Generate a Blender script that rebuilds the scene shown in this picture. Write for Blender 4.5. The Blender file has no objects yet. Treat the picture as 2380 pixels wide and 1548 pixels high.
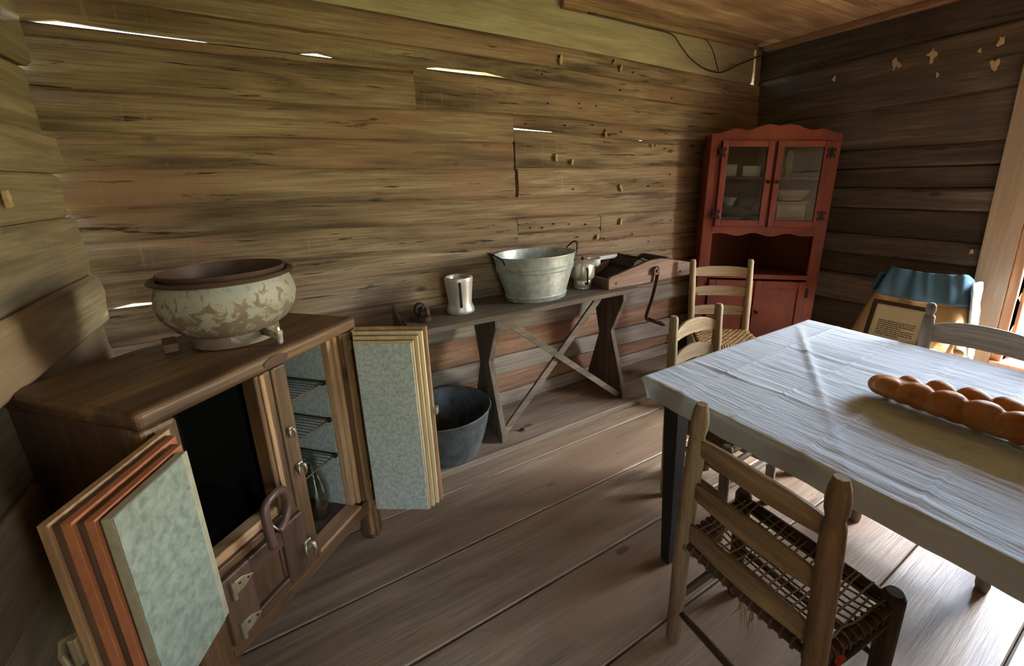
import bpy, math, random
from mathutils import Vector, Matrix, noise

# ------------------------------------------------------------------ scene, camera, light
scene = bpy.context.scene
COL = scene.collection
random.seed(7)
R = math.radians

def look_matrix(yaw, pitch, roll):
    f = Vector((math.sin(yaw)*math.cos(pitch), math.cos(yaw)*math.cos(pitch), -math.sin(pitch)))
    r = Vector((math.cos(yaw), -math.sin(yaw), 0)); u = r.cross(f)
    r2 = r*math.cos(roll) + u*math.sin(roll); u2 = r2.cross(f)
    return Matrix((r2, u2, -f)).transposed().to_4x4()

cam_data = bpy.data.cameras.new('camera')
cam_data.sensor_width = 36
cam_data.lens = 1006/2380*36
cam_data.shift_x = (1190-1262)/2380
cam_data.shift_y = (681-774)/2380
cam_data.clip_start = 0.02
cam = bpy.data.objects.new('camera', cam_data); COL.objects.link(cam)
cam.matrix_world = Matrix.Translation((0, 0, 1.42)) @ look_matrix(R(31.56), R(14.5), R(-1.47))
scene.camera = cam

world = bpy.data.worlds.new('sky'); scene.world = world; world.use_nodes = True
wn = world.node_tree.nodes; wl = world.node_tree.links
sky = wn.new('ShaderNodeTexSky'); sky.sky_type = 'NISHITA'; sky.sun_disc = False
sky.sun_elevation = R(52); sky.sun_rotation = R(125); sky.air_density = 1.5; sky.dust_density = 2.5
wn['Background'].inputs['Strength'].default_value = 0.62
wl.new(sky.outputs['Color'], wn['Background'].inputs['Color'])

sun_d = bpy.data.lights.new('sun', 'SUN'); sun_d.energy = 9.0; sun_d.angle = R(1.0); sun_d.color = (1, .95, .86)
sun = bpy.data.objects.new('sun', sun_d); COL.objects.link(sun)
sun.rotation_euler = Vector((.42, -.19, .88)).to_track_quat('Z', 'Y').to_euler()

def portal(name, loc, rot, sx, sy):            # sampling guide for the daylight in an opening, gives off no light itself
    l = bpy.data.lights.new(name, 'AREA'); l.shape = 'RECTANGLE'; l.size = sx; l.size_y = sy
    l.cycles.is_portal = True
    o = bpy.data.objects.new(name, l); COL.objects.link(o); o.location = loc; o.rotation_euler = rot
WY0, WY1, WZ0, WZ1 = -.22, .60, .32, 2.02      # window opening in the right wall
DX0, DX1, DZ1 = .14, .40, 1.86                # doorway behind the camera
YS = -.34                                      # inner face of the front wall
portal('window_portal', (3.76, (WY0+WY1)/2, (WZ0+WZ1)/2), (0, R(90), 0), WZ1-WZ0, WY1-WY0)
portal('doorway_portal', ((DX0+DX1)/2, YS-.24, DZ1/2), (R(90), 0, 0), DX1-DX0, DZ1)

vs = scene.view_settings
vs.view_transform = 'Standard'; vs.look = 'None'; vs.gamma = 1.0; vs.use_curve_mapping = False
vs.exposure = 3.5
try:
    scene.cycles.use_denoising = True
    scene.cycles.use_adaptive_sampling = True; scene.cycles.adaptive_threshold = .04; scene.cycles.adaptive_min_samples = 16
    scene.cycles.max_bounces = 8; scene.cycles.diffuse_bounces = 5; scene.cycles.glossy_bounces = 3
    scene.cycles.transmission_bounces = 6; scene.cycles.transparent_max_bounces = 12
    scene.cycles.caustics_reflective = False; scene.cycles.caustics_refractive = False
    scene.cycles.sample_clamp_indirect = 6.0
except Exception:
    pass

# ------------------------------------------------------------------ mesh helpers
class MB:
    def __init__(s): s.v = []; s.f = []; s.M = None
    def add(s, vs, fs):
        b = len(s.v)
        for p in vs:
            p = Vector(p)
            s.v.append(s.M @ p if s.M else p)
        s.f += [[b+i for i in f] for f in fs]
        return s
    def box(s, x0, x1, y0, y1, z0, z1):
        return s.add([(x0,y0,z0),(x1,y0,z0),(x1,y1,z0),(x0,y1,z0),(x0,y0,z1),(x1,y0,z1),(x1,y1,z1),(x0,y1,z1)],
                     [(3,2,1,0),(4,5,6,7),(0,1,5,4),(1,2,6,5),(2,3,7,6),(3,0,4,7)])
    def prism(s, poly, axis, a, b):
        def p3(p, t):
            return {'x': (t,p[0],p[1]), 'y': (p[0],t,p[1]), 'z': (p[0],p[1],t)}[axis]
        n = len(poly)
        return s.add([p3(p,a) for p in poly]+[p3(p,b) for p in poly],
                     [tuple(range(n)), tuple(range(2*n-1,n-1,-1))]+[(i,i+n,(i+1)%n+n,(i+1)%n) for i in range(n)])
    def rings(s, rs, cap0=True, cap1=True, closed=False, ringclosed=True):
        n = len(rs[0]); vs = [p for r in rs for p in r]; fs = []
        m = len(rs)
        for i in range(m if closed else m-1):
            j = (i+1) % m
            for k in range(n if ringclosed else n-1):
                l = (k+1) % n
                fs.append((i*n+k, i*n+l, j*n+l, j*n+k))
        if not closed and ringclosed:
            if cap0: fs.append(tuple(range(n-1,-1,-1)))
            if cap1: fs.append(tuple((m-1)*n+k for k in range(n)))
        return s.add(vs, fs)
    def tube(s, pts, r, n=8, closed=False, flat=1.0):
        pts = [Vector(p) for p in pts]; m = len(pts); rs = []
        up = None
        for i, p in enumerate(pts):
            a = pts[i-1] if (i or closed) else p
            b = pts[(i+1) % m] if (i < m-1 or closed) else p
            t = (b-a).normalized()
            if up is None:
                up = Vector((0,0,1)) if abs(t.z) < .9 else Vector((1,0,0))
            x = up.cross(t)
            x = x.normalized() if x.length > 1e-6 else t.orthogonal().normalized()
            y = t.cross(x).normalized(); up = y
            q = r[i] if isinstance(r, (list, tuple)) else r
            rs.append([p + x*q*math.cos(2*math.pi*k/n) + y*q*flat*math.sin(2*math.pi*k/n) for k in range(n)])
        return s.rings(rs, closed=closed)
    def lathe(s, prof, n=32, c=(0,0,0), sx=1.0, sy=1.0, cap0=True, cap1=True, closed=False):
        rs = [[(c[0]+r*sx*math.cos(2*math.pi*k/n), c[1]+r*sy*math.sin(2*math.pi*k/n), c[2]+z) for k in range(n)] for r, z in prof]
        return s.rings(rs, cap0, cap1, closed)
    def ell(s, c, rad, n=12, m=8):
        rs = []
        for i in range(1, m):
            a = math.pi*i/m
            rs.append([(c[0]+rad[0]*math.sin(a)*math.cos(2*math.pi*k/n), c[1]+rad[1]*math.sin(a)*math.sin(2*math.pi*k/n), c[2]-rad[2]*math.cos(a)) for k in range(n)])
        return s.rings(rs)

def obj(name, mb, mat=None, parent=None, smooth=False, bevel=0, seg=2, auto=None):
    me = bpy.data.meshes.new(name)
    me.from_pydata([tuple(v) for v in mb.v], [], mb.f); me.update()
    import bmesh
    bm = bmesh.new(); bm.from_mesh(me); bmesh.ops.recalc_face_normals(bm, faces=bm.faces); bm.to_mesh(me); bm.free()
    if mat: me.materials.append(mat)
    o = bpy.data.objects.new(name, me); COL.objects.link(o)
    if parent: o.parent = parent
    if smooth:
        me.polygons.foreach_set('use_smooth', [True]*len(me.polygons))
        if auto:
            try: me.set_sharp_from_angle(angle=R(auto))
            except Exception: pass
    if bevel:
        b = o.modifiers.new('bevel', 'BEVEL'); b.width = bevel; b.segments = seg; b.limit_method = 'ANGLE'; b.angle_limit = R(40)
    return o

def tag(o, label=None, cat=None, group=None, kind=None):
    if label: o['label'] = label
    if cat: o['category'] = cat
    if group: o['group'] = group
    if kind: o['kind'] = kind
    return o
def thing(name, label, cat, loc=(0,0,0), rz=0, group=None):
    o = bpy.data.objects.new(name, None); COL.objects.link(o); o.empty_display_size = .1
    o.location = loc; o.rotation_euler = (0, 0, rz)
    return tag(o, label, cat, group)
def struct(name, label=None):
    o = bpy.data.objects.new(name, None); COL.objects.link(o); o['kind'] = 'structure'
    if label: o['label'] = label
    return o
def dup(o, parent):
    c = o.copy(); COL.objects.link(c); c.parent = parent
    return c
def lerp_poly(pts, x):
    if x <= pts[0][0]: return pts[0][1]
    for (a, za), (b, zb) in zip(pts, pts[1:]):
        if x <= b: return za + (zb-za)*(x-a)/(b-a)
    return pts[-1][1]
def nz(x, y=0, z=0): return noise.noise(Vector((x, y, z)))

# ------------------------------------------------------------------ materials
def hexc(h):
    def l(c):
        c /= 255
        return c/12.92 if c <= .04045 else ((c+.055)/1.055)**2.4
    return (l(int(h[0:2],16)), l(int(h[2:4],16)), l(int(h[4:6],16)), 1)
class N:
    def __init__(s, name):
        s.m = bpy.data.materials.new(name); s.m.use_nodes = True
        s.t = s.m.node_tree; s.b = s.t.nodes['Principled BSDF']
    def n(s, typ, **k):
        o = s.t.nodes.new(typ)
        for a, v in k.items():
            if a in o.inputs: o.inputs[a].default_value = v
            else: setattr(o, a, v)
        return o
    def l(s, a, b): s.t.links.new(a, b)
    def coord(s, scale=(1,1,1), rnd=True):
        tc = s.n('ShaderNodeTexCoord'); v = tc.outputs['Object']
        if rnd:
            oi = s.n('ShaderNodeObjectInfo'); mu = s.n('ShaderNodeMath', operation='MULTIPLY'); mu.inputs[1].default_value = 37.0
            s.l(oi.outputs['Random'], mu.inputs[0])
            ad = s.n('ShaderNodeVectorMath', operation='ADD'); s.l(v, ad.inputs[0]); s.l(mu.outputs[0], ad.inputs[1]); v = ad.outputs[0]
        mp = s.n('ShaderNodeMapping'); mp.inputs['Scale'].default_value = scale
        s.l(v, mp.inputs['Vector']); return mp.outputs['Vector']
    def noise(s, vec, scale, detail=4, rough=.55, dist=0):
        o = s.n('ShaderNodeTexNoise'); o.inputs['Scale'].default_value = scale; o.inputs['Detail'].default_value = detail
        o.inputs['Roughness'].default_value = rough; o.inputs['Distortion'].default_value = dist
        if vec: s.l(vec, o.inputs['Vector'])
        return o.outputs['Fac']
    def ramp(s, fac, stops):
        o = s.n('ShaderNodeValToRGB'); e = o.color_ramp.elements
        while len(e) < len(stops): e.new(.5)
        for q, (p, c) in zip(e, stops): q.position = p; q.color = c
        s.l(fac, o.inputs['Fac']); return o.outputs['Color']
    def mix(s, fac, a, b, mode='MIX'):
        o = s.n('ShaderNodeMix', data_type='RGBA', blend_type=mode)
        for i, v in ((0, fac), (6, a), (7, b)):
            if isinstance(v, (int, float)): o.inputs[i].default_value = v
            elif isinstance(v, tuple): o.inputs[i].default_value = v
            else: s.l(v, o.inputs[i])
        return o.outputs[2]
    def bump(s, h, strength=.3, dist=.01):
        o = s.n('ShaderNodeBump'); o.inputs['Strength'].default_value = strength; o.inputs['Distance'].default_value = dist
        s.l(h, o.inputs['Height']); s.l(o.outputs['Normal'], s.b.inputs['Normal'])
    def set(s, **k):
        for a, v in k.items():
            a = a.replace('_', ' ')
            if isinstance(v, (int, float, tuple)): s.b.inputs[a].default_value = v
            else: s.l(v, s.b.inputs[a])
        return s.m
G = lambda v: (v, v, v, 1)
_cache = {}
def wood(key, axis='X', c=('5a4228','8a6a44','a98a60'), rough=.8, crack=.5, spec=.25, var=.25, fine=1.0, tint=None, knots=True, bump=.35, stain=.3, sat=.78, drips=0):
    k = (key, axis)
    if k in _cache: return _cache[k]
    m = N(key+'_'+axis.lower())
    def sc(al, cr): return {'X': (al,cr,cr), 'Y': (cr,al,cr), 'Z': (cr,cr,al)}[axis]
    f1 = m.noise(m.coord(sc(.5, 5)), 2.2*fine, 7, .62, .9)
    f2 = m.noise(m.coord(sc(1.2, 34)), 3.0*fine, 3, .6)
    f3 = m.noise(m.coord(sc(1, 2.2)), 1.3, 3, .5)
    f4 = m.noise(m.coord(sc(.9, 11)), 3.1*fine, 4, .7, .5)
    f5 = m.noise(m.coord(sc(.45, 4.5)), 1.5, 4, .6, .4)
    col = m.ramp(f1, [(.28, hexc(c[0])), (.5, hexc(c[1])), (.72, hexc(c[2]))])
    col = m.mix(m.ramp(f2, [(.35, G(.55)), (.6, G(0))]), col, hexc(c[0]))
    if tint:
        col = m.mix(m.ramp(f3, [(.48, G(0)), (.66, G(.75))]), col, hexc(tint))
    col = m.mix(m.ramp(f5, [(.52, G(0)), (.70, G(stain))]), col, tuple(x*.45 for x in hexc(c[0])[:3])+(1,))
    cr = m.ramp(f4, [(.605, G(0)), (.67, G(1))])
    mu = m.mix(1.0, cr, G(crack), 'MULTIPLY')
    col = m.mix(mu, col, tuple(x*.28 for x in hexc(c[0])[:3])+(1,))
    if knots:
        vo = m.n('ShaderNodeTexVoronoi'); vo.inputs['Scale'].default_value = 2.3
        m.l(m.coord(sc(1.0, 2.1)), vo.inputs['Vector'])
        col = m.mix(m.ramp(vo.outputs['Distance'], [(.05, G(.75)), (.1, G(0))]), col, tuple(x*.3 for x in hexc(c[0])[:3])+(1,))
    if drips:
        dn = m.noise(m.coord((55, 55, 2.6)), 1.0, 3, .6, .2)
        col = m.mix(m.ramp(dn, [(.66, G(0)), (.70, G(drips))]), col, hexc('c9b795'))
    oi = m.n('ShaderNodeObjectInfo')
    vr = m.ramp(oi.outputs['Random'], [(0, G(1-var)), (1, G(1+var*.35))])
    col = m.mix(1.0, col, vr, 'MULTIPLY')
    hsv = m.n('ShaderNodeHueSaturation'); hsv.inputs['Saturation'].default_value = sat; m.l(col, hsv.inputs['Color']); col = hsv.outputs['Color']
    hs = m.mix(.5, f2, f4)
    m.bump(hs, bump, .006)
    _cache[k] = m.set(Base_Color=col, Roughness=rough, Specular_IOR_Level=spec)
    return _cache[k]
def plain(name, c, rough=.6, metal=0, spec=.4, c2=None, scale=8, amt=.5, bump=0, coat=0, stretch=(1,1,1)):
    if name in _cache: return _cache[name]
    m = N(name); v = m.coord(stretch)
    f = m.noise(v, scale, 6, .6, .3)
    col = m.mix(m.ramp(f, [(.38, G(0)), (.64, G(amt))]), hexc(c), hexc(c2 or c))
    if bump: m.bump(f, bump, .004)
    m.set(Base_Color=col, Roughness=rough, Metallic=metal, Specular_IOR_Level=spec)
    if coat: m.set(Coat_Weight=coat)
    _cache[name] = m.m
    return m.m

LOG   = dict(c=('5e4832','9f8361','bea480'), crack=.9, tint='9c6c48', var=.16, stain=.8, bump=.7, sat=.74, drips=.16)
LOGW  = wood('hewn_log', 'X', **LOG)
LOGTOP= wood('pale_plate_log', 'X', c=('97895e','b3a679','c2b68c'), crack=.15, var=.05, sat=.72)
LOGG  = wood('grey_log', 'X', c=('77685a','9f8f7d','b5a794'), crack=.35, var=.12)
LOGO  = wood('orange_log', 'X', c=('6d4527','9a6a42','b5855a'), crack=.4, var=.15)
LOGL  = wood('left_hewn_log', 'Y', c=('75664f','9a8869','b3a284'), crack=.3, tint='8f6c4c', var=.12)
LOGR  = wood('dark_brown_log', 'Y', c=('42372f','64564a','806f60'), crack=.5, var=.3)  # darker tone than the back and left wall logs
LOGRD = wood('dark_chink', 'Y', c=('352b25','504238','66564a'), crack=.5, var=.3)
FLOOR = wood('floor_plank', 'X', c=('7a6349','a3896b','bba385'), crack=.35, tint='967050', sat=.76, var=.12, rough=.45, spec=.55)
CEIL  = wood('ceiling_board', 'X', c=('8a5f35','c09a62','d8b984'), crack=.5, tint='7a4a28', var=.1, fine=.8, stain=.8)
def icew(ax): return wood('icebox_oak', ax, c=('3f2a19','6b4b2d','94703f'), crack=.35, var=.15, rough=.5, spec=.45, sat=.92, stain=.5)
def icel(ax): return wood('icebox_pine', ax, c=('8a5f33','b58750','cfa56a'), crack=.3, var=.1, rough=.6)
def iced(ax): return wood('icebox_dark', ax, c=('3d2618','5a3a24','75502f'), crack=.3, var=.15, rough=.45, spec=.5)
def benchw(ax): return wood('bench_board', ax, c=('4f4336','6f6050','8a7a68'), crack=.4, var=.12)
def chairw(ax): return wood('chair_wood', ax, c=('5c4526','8a6c40','a58755'), crack=.2, var=.12, rough=.55, spec=.4)
def chaird(ax): return wood('chair_dark', ax, c=('352619','523c2a','6b5440'), crack=.2, var=.1, rough=.6)
def chairp(ax): return wood('chair_pale', ax, c=('8d7654','ab9268','c1aa80'), crack=.2, var=.1, rough=.6)
def chairg(ax): return wood('chair_worn_grey', ax, c=('6f5f50','8f8172','aaa092'), crack=.3, var=.1, rough=.6)
def manglew(ax): return wood('mangle_wood', ax, c=('6a4a3a','8b6856','a3826f'), crack=.3, var=.1, rough=.6)
RED   = plain('barn_red_paint', '833d2d', .5, c2='662c22', scale=5, amt=.8, spec=.4)
REDIN = plain('cupboard_inside', '6b3a1e', .6, c2='4a2616', scale=4)
IRON  = plain('black_iron', '2a2320', .5, .6, c2='40302a')
RUST  = plain('rusty_iron', '5b463c', .55, .5, c2='3a2c26')
BRASS = plain('nickel_brass', 'b3aa90', .4, .7, c2='8a8168', scale=20)
GALV  = plain('galvanized_steel', 'c3cbc8', .42, .5, c2='9aa5a2', scale=32, amt=.8, stretch=(1,1,1))
GALVS = plain('galvanized_sheet', 'c2c9c6', .5, .25, c2='98a29e', scale=75, amt=.9)
GALVO = plain('darker_galvanized_sheet', '9aa59c', .5, .3, c2='75827a', scale=45, amt=.9, bump=.2)  # darker copy of the sheet metal, tones down light on the left door
GALVD = plain('dark_galvanized', '6a7072', .5, .5, c2='484d4f', scale=18, amt=.8)
BLACKIN = plain('black_zinc_and_shade', '23261f', .55, .4, c2='151714', scale=5)  # black zinc; also stands for shade in the food chamber
ALU   = plain('aluminium', 'd6d2c8', .32, .6, c2='b0aa9c', scale=10, amt=.6)
PEWTER= plain('aluminium_dull', 'cfcac2', .4, .45, c2='a3a8b4', scale=7, amt=.8)
BLACKP= plain('black_bakelite', '231c17', .45)
ENAMEL= plain('white_enamel', 'd5d8d6', .25, 0, .5)
ZINCIN= plain('pale_zinc', 'b9b5a0', .5, .4, c2='8d8a78', scale=22)

def crock_mat():
    m = N('limed_crock'); v = m.coord((1,1,1), False)
    f = m.noise(v, 30, 6, .62, .6); g = m.noise(v, 5, 3)
    tc = m.n('ShaderNodeTexCoord'); sx = m.n('ShaderNodeSeparateXYZ'); m.l(tc.outputs['Object'], sx.inputs[0])
    add = m.n('ShaderNodeMath', operation='MULTIPLY_ADD'); m.l(sx.outputs['Z'], add.inputs[0]); add.inputs[1].default_value = 1.5; m.l(f, add.inputs[2])
    col = m.ramp(add.outputs[0], [(.59, hexc('766759')), (.645, hexc('827466')), (.69, hexc('a3a092')), (.80, hexc('9b9c98')), (.97, hexc('84877f'))])
    col = m.mix(m.ramp(g, [(.5, G(0)), (.7, G(.5))]), col, hexc('8b8370'))
    m.bump(f, .3, .004)
    return m.set(Base_Color=col, Roughness=.55, Specular_IOR_Level=.4)
CROCK = crock_mat()
def cloth_mat(name, c, c2, weave=260, bump=.15, rough=.85):
    m = N(name); v = m.coord((1,1,1), False)
    f = m.noise(v, 3, 4, .5); w = m.noise(v, weave, 2)
    col = m.mix(f, hexc(c), hexc(c2)); m.bump(w, bump, .001)
    return m.set(Base_Color=col, Roughness=rough, Specular_IOR_Level=.2)
def table_cloth_mat():
    m = N('pale_blue_cotton')
    v = m.coord((60, 7, 8), False); f = m.noise(v, 1.0, 4, .6, .8)
    v2 = m.coord((9, 2.2, 4), False); g = m.noise(v2, 1.6, 3, .5, .6)
    h = m.mix(.45, f, g)
    m.bump(h, .8, .008)
    fc = m.noise(m.coord((1,1,1), False), 2.5, 3)
    return m.set(Base_Color=m.mix(fc, hexc('bccbdb'), hexc('cedaea')), Roughness=.75, Specular_IOR_Level=.25)
TCLOTH = table_cloth_mat()
BLUEC = cloth_mat('blue_cotton', '5c7f9c', '47688a')
TANC  = cloth_mat('tan_cotton', 'a58a68', '927654')
NAVYC = cloth_mat('navy_cotton', '252f40', '1b2230')
CREAMC= cloth_mat('cream_cotton', 'cbb99a', 'b59f7e')
def bread_mat():
    m = N('glazed_crust'); v = m.coord((1,1,1), False)
    f = m.noise(v, 9, 5, .6); g = m.noise(v, 70, 2)
    tc = m.n('ShaderNodeNewGeometry')
    col = m.ramp(f, [(.3, hexc('955a30')), (.5, hexc('b37a46')), (.72, hexc('c99f6c'))])
    m.bump(g, .2, .002)
    return m.set(Base_Color=col, Roughness=.6, Specular_IOR_Level=.35)
BREAD = bread_mat()
def glass_mat(name, tint=(1,1,1,1), rough=0.0, alpha=.12):
    m = N(name)
    m.set(Base_Color=tint, Roughness=rough, Specular_IOR_Level=.6)
    t = m.n('ShaderNodeBsdfTransparent'); mx = m.n('ShaderNodeMixShader')
    g = m.n('ShaderNodeBsdfGlossy'); g.inputs['Roughness'].default_value = .03
    fr = m.n('ShaderNodeFresnel'); fr.inputs['IOR'].default_value = 1.5
    t.inputs['Color'].default_value = (.93,.95,.94,1)
    m.l(fr.outputs[0], mx.inputs[0]); m.l(t.outputs[0], mx.inputs[1]); m.l(g.outputs[0], mx.inputs[2])
    m.l(mx.outputs[0], m.t.nodes['Material Output'].inputs['Surface'])
    return m.m
GLASS = glass_mat('window_glass')
def bottle_glass():
    m = N('bottle_glass')
    t = m.n('ShaderNodeBsdfTransparent'); g = m.n('ShaderNodeBsdfGlossy'); mx = m.n('ShaderNodeMixShader'); lw = m.n('ShaderNodeLayerWeight')
    g.inputs['Roughness'].default_value = .08; g.inputs['Color'].default_value = (.8,.82,.8,1); t.inputs['Color'].default_value = (.8,.83,.8,1)
    lw.inputs['Blend'].default_value = .35
    m.l(lw.outputs['Facing'], mx.inputs[0]); m.l(t.outputs[0], mx.inputs[1]); m.l(g.outputs[0], mx.inputs[2])
    m.l(mx.outputs[0], m.t.nodes['Material Output'].inputs['Surface'])
    return m.m
BOTTLE = bottle_glass()
PAPER = plain('cream_paper', 'c9bf9f', .8, c2='bdb28f')
INK   = plain('dark_ink', '2c2822', .8)
FRAMEB= wood('sign_frame', 'Y', c=('2a1c14','3e2b20','543c2c'), crack=.1, var=.05, rough=.5)
CASING= wood('painted_casing', 'Z', c=('8f7c68','a3907a','b09d88'), crack=.05, var=.05, knots=False, bump=.1)
JAMB  = wood('pine_jamb', 'Z', c=('8d5a33','b07b4b','c39360'), crack=.1, var=.05, knots=False)
CHIP  = plain('old_plaster', 'c3b08c', .9, c2='9d8a68', scale=30)
GRASS = plain('sunlit_grass', '7d8050', .9, c2='8f8b58', scale=3, amt=1, spec=.1)
DARKLEG = plain('dark_painted_leg', '23262b', .5, c2='15171a')
ROPE  = plain('hemp_cord', '8d7a58', .85, c2='6a5a42', scale=60)
ROPED = plain('dark_cord', '5d4c3a', .85, c2='46392c', scale=60)
RUSH  = plain('rush_cord', '9a7c50', .8, c2='6d5434', scale=40)

# ------------------------------------------------------------------ setting
XL, XR, YW, ZC = -.62, 3.54, 2.304, 2.40

ground = obj('ground', MB().box(-40,40,-40,40,-.6,-.5), GRASS); tag(ground, 'green lawn outside the cabin', kind='structure')

# floor : planks along x
floor = obj('floor', MB().box(XL-.2, XR+.2, YS-.2, YW+.2, -.09, -.045), FLOOR); floor['kind'] = 'structure'
edges = [-.52, -.2, .114, .428, .752, 1.078, 1.40, 1.735, 1.855]
for i, (a, b) in enumerate(zip(edges, edges[1:])):
    mb = MB(); rs = []; n = 30
    g = .0025 if i not in (4, 5) else .004
    for k in range(n+1):
        x = XL-.15 + (XR-XL+.3)*k/n
        w0 = .002*nz(x*3, i*7.1); w1 = .002*nz(x*3, (i+1)*7.1); h = .0015*nz(x*2, i*3.3+50)
        rs.append([(x, a+g+w0, -.045), (x, a+g+w0, -.003+h), (x, a+g+.004+w0, h), (x, (a+b)/2, h-.001), (x, b-g-.004+w1, h), (x, b-g+w1, -.003+h), (x, b-g+w1, -.045)])
    obj('plank', mb.rings(rs), FLOOR, floor)
# the raised board along the back wall
mb = MB(); rs = []
for k in range(41):
    x = XL-.1 + (XR-XL+.2)*k/40
    w = .003*nz(x*2.2, 11)
    rs.append([(x,1.857+w,-.045),(x,1.857+w,.024),(x,1.863+w,.030),(x,2.1,.031+.001*nz(x*3,5)),(x,2.36,.030),(x,2.36,-.045)])
obj('ledge_board', mb.rings(rs), wood('ledge_board','X',c=('6a5947','87735d','9c8871'),crack=.25,var=.05,rough=.65), floor)

# logs of a wall lying along x (or y): profile with chamfered edges, thin at the joints so that gaps let daylight through
def log(name, parent, mat, a, b, top, bot, proud=0.0, axis='x', face=YW, out=1, amp=.005, seed=0, step=.09, thick=.17, gap_t=None, gap_b=None, endslant=0.0):
    n = max(4, int((b-a)/step)); rs = []
    for k in range(n+1):
        t = k/n
        z1f = lambda s: lerp_poly(top, s); z0f = lambda s: lerp_poly(bot, s)
        s = a + (b-a)*t
        z1 = z1f(s) + .004*nz(s*2.7, top[0][1]*31, top[-1][1]*17) + .0015; z0 = z0f(s) + .004*nz(s*2.7, bot[0][1]*31, bot[-1][1]*17) - .0015
        if gap_t: z1 -= lerp_poly(gap_t, s)
        if gap_b: z0 += lerp_poly(gap_b, s)
        d = [amp*nz(s*1.9, seed*9.1+j*1.7, 7) - proud for j in range(5)]
        h = z1-z0; e = min(.015, h*.2)
        def pt(dep, z):
            q = s + (endslant*(z-z0)/h if k == n else 0)
            return (q, face+out*dep, z) if axis == 'x' else (face+out*dep, q, z)
        rs.append([pt(.03,z0), pt(.016+d[0]*.5-proud*.5,z0), pt(.002+d[0],z0+e), pt(d[1],z0+h*.35), pt(d[2],z0+h*.65), pt(.002+d[3],z1-e), pt(.016+d[3]*.5-proud*.5,z1), pt(.03,z1),
                   pt(.075,z1-min(.03,h*.25)), pt(thick,z0+h*.62), pt(thick,z0+h*.38), pt(.075,z0+min(.03,h*.25))])
    return obj(name, MB().rings(rs), mat, parent, smooth=True, auto=40)

wall_back = struct('wall_back')
X0, X1 = XL-.18, XR+.18
J = 1.246                                   # where the long upper logs are spliced
B = dict(
 t=[(X0,2.45),(X1,2.45)], b0=[(X0,2.20),(.375,2.197),(1.57,2.179),(3.32,2.13),(X1,2.12)],
 b0b=[(X0,2.09),(.08,2.08),(1.26,2.064),(2.2,2.045),(X1,2.01)],
 g1=[(X0,1.99),(0,1.983),(1.18,1.975),(1.40,1.957),(2.4,1.94),(X1,1.91)],
 b1=[(X0,1.941),(.2,1.948),(.7,1.958)],
 b2=[(X0,1.779),(.19,1.778),(1.47,1.795),(2.89,1.749),(X1,1.74)],
 b3=[(X0,1.625),(.17,1.638),(1.25,1.641)], b3r=[(1.25,1.711),(1.61,1.70),(2.4,1.665),(X1,1.64)],
 b4=[(X0,1.508),(1.235,1.494),(1.78,1.49),(2.67,1.505),(X1,1.50)],
 b5=[(X0,1.36),(-.04,1.352),(1.24,1.333),(2.70,1.303),(X1,1.29)],
 b6=[(X0,1.231),(.11,1.225),(1.25,1.201),(1.89,1.191),(2.71,1.171),(X1,1.16)],
 b6b=[(1.25,1.109),(1.89,1.102)],
 b7=[(X0,1.114),(.44,1.081),(1.69,1.02),(2.73,.99),(X1,.98)],
 b8=[(X0,.965),(.47,.962),(1.11,.954),(2.72,.886),(X1,.86)],
 b9=[(X0,.81),(1.0,.80),(2.72,.79),(X1,.79)],
 l1=[(X0,.66),(1.4,.66),(2.74,.60),(X1,.6)], l2=[(X0,.54),(.75,.54),(1.4,.512),(2.74,.485),(X1,.48)],
 l3=[(X0,.365),(.75,.36),(1.4,.352),(2.74,.32),(X1,.32)], l4=[(X0,.24),(1.4,.24),(2.74,.18),(X1,.18)],
 l5=[(X0,.11),(X1,.10)], z=[(X0,-.03),(X1,-.03)])
gapA = [(X0,0),(-.60,0),(-.575,.016),(-.47,.017),(-.42,.008),(-.1,.007),(-.05,.002),(.0,.003),(.07,0),(.12,0),(.16,.010),(.2,0),(.22,.015),(.33,.016),(.36,0),(.78,0),(.80,.014),(.86,.014),(.88,0),(.90,.014),(1.17,.019),(1.2,0),(X1,0)]
gapR3 = [(1.25,.010),(1.4,.007),(1.55,.004),(1.62,0),(2.2,0),(2.25,.006),(2.33,.0),(2.42,.006),(2.5,0),(X1,0)]
gapLow = [(X0,0),(-.62,0),(-.6,.006),(-.575,.007),(-.57,.015),(-.52,.016),(-.51,.002),(-.49,.009),(-.42,.010),(-.35,.006),(-.3,0),(X1,0)]
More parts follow.
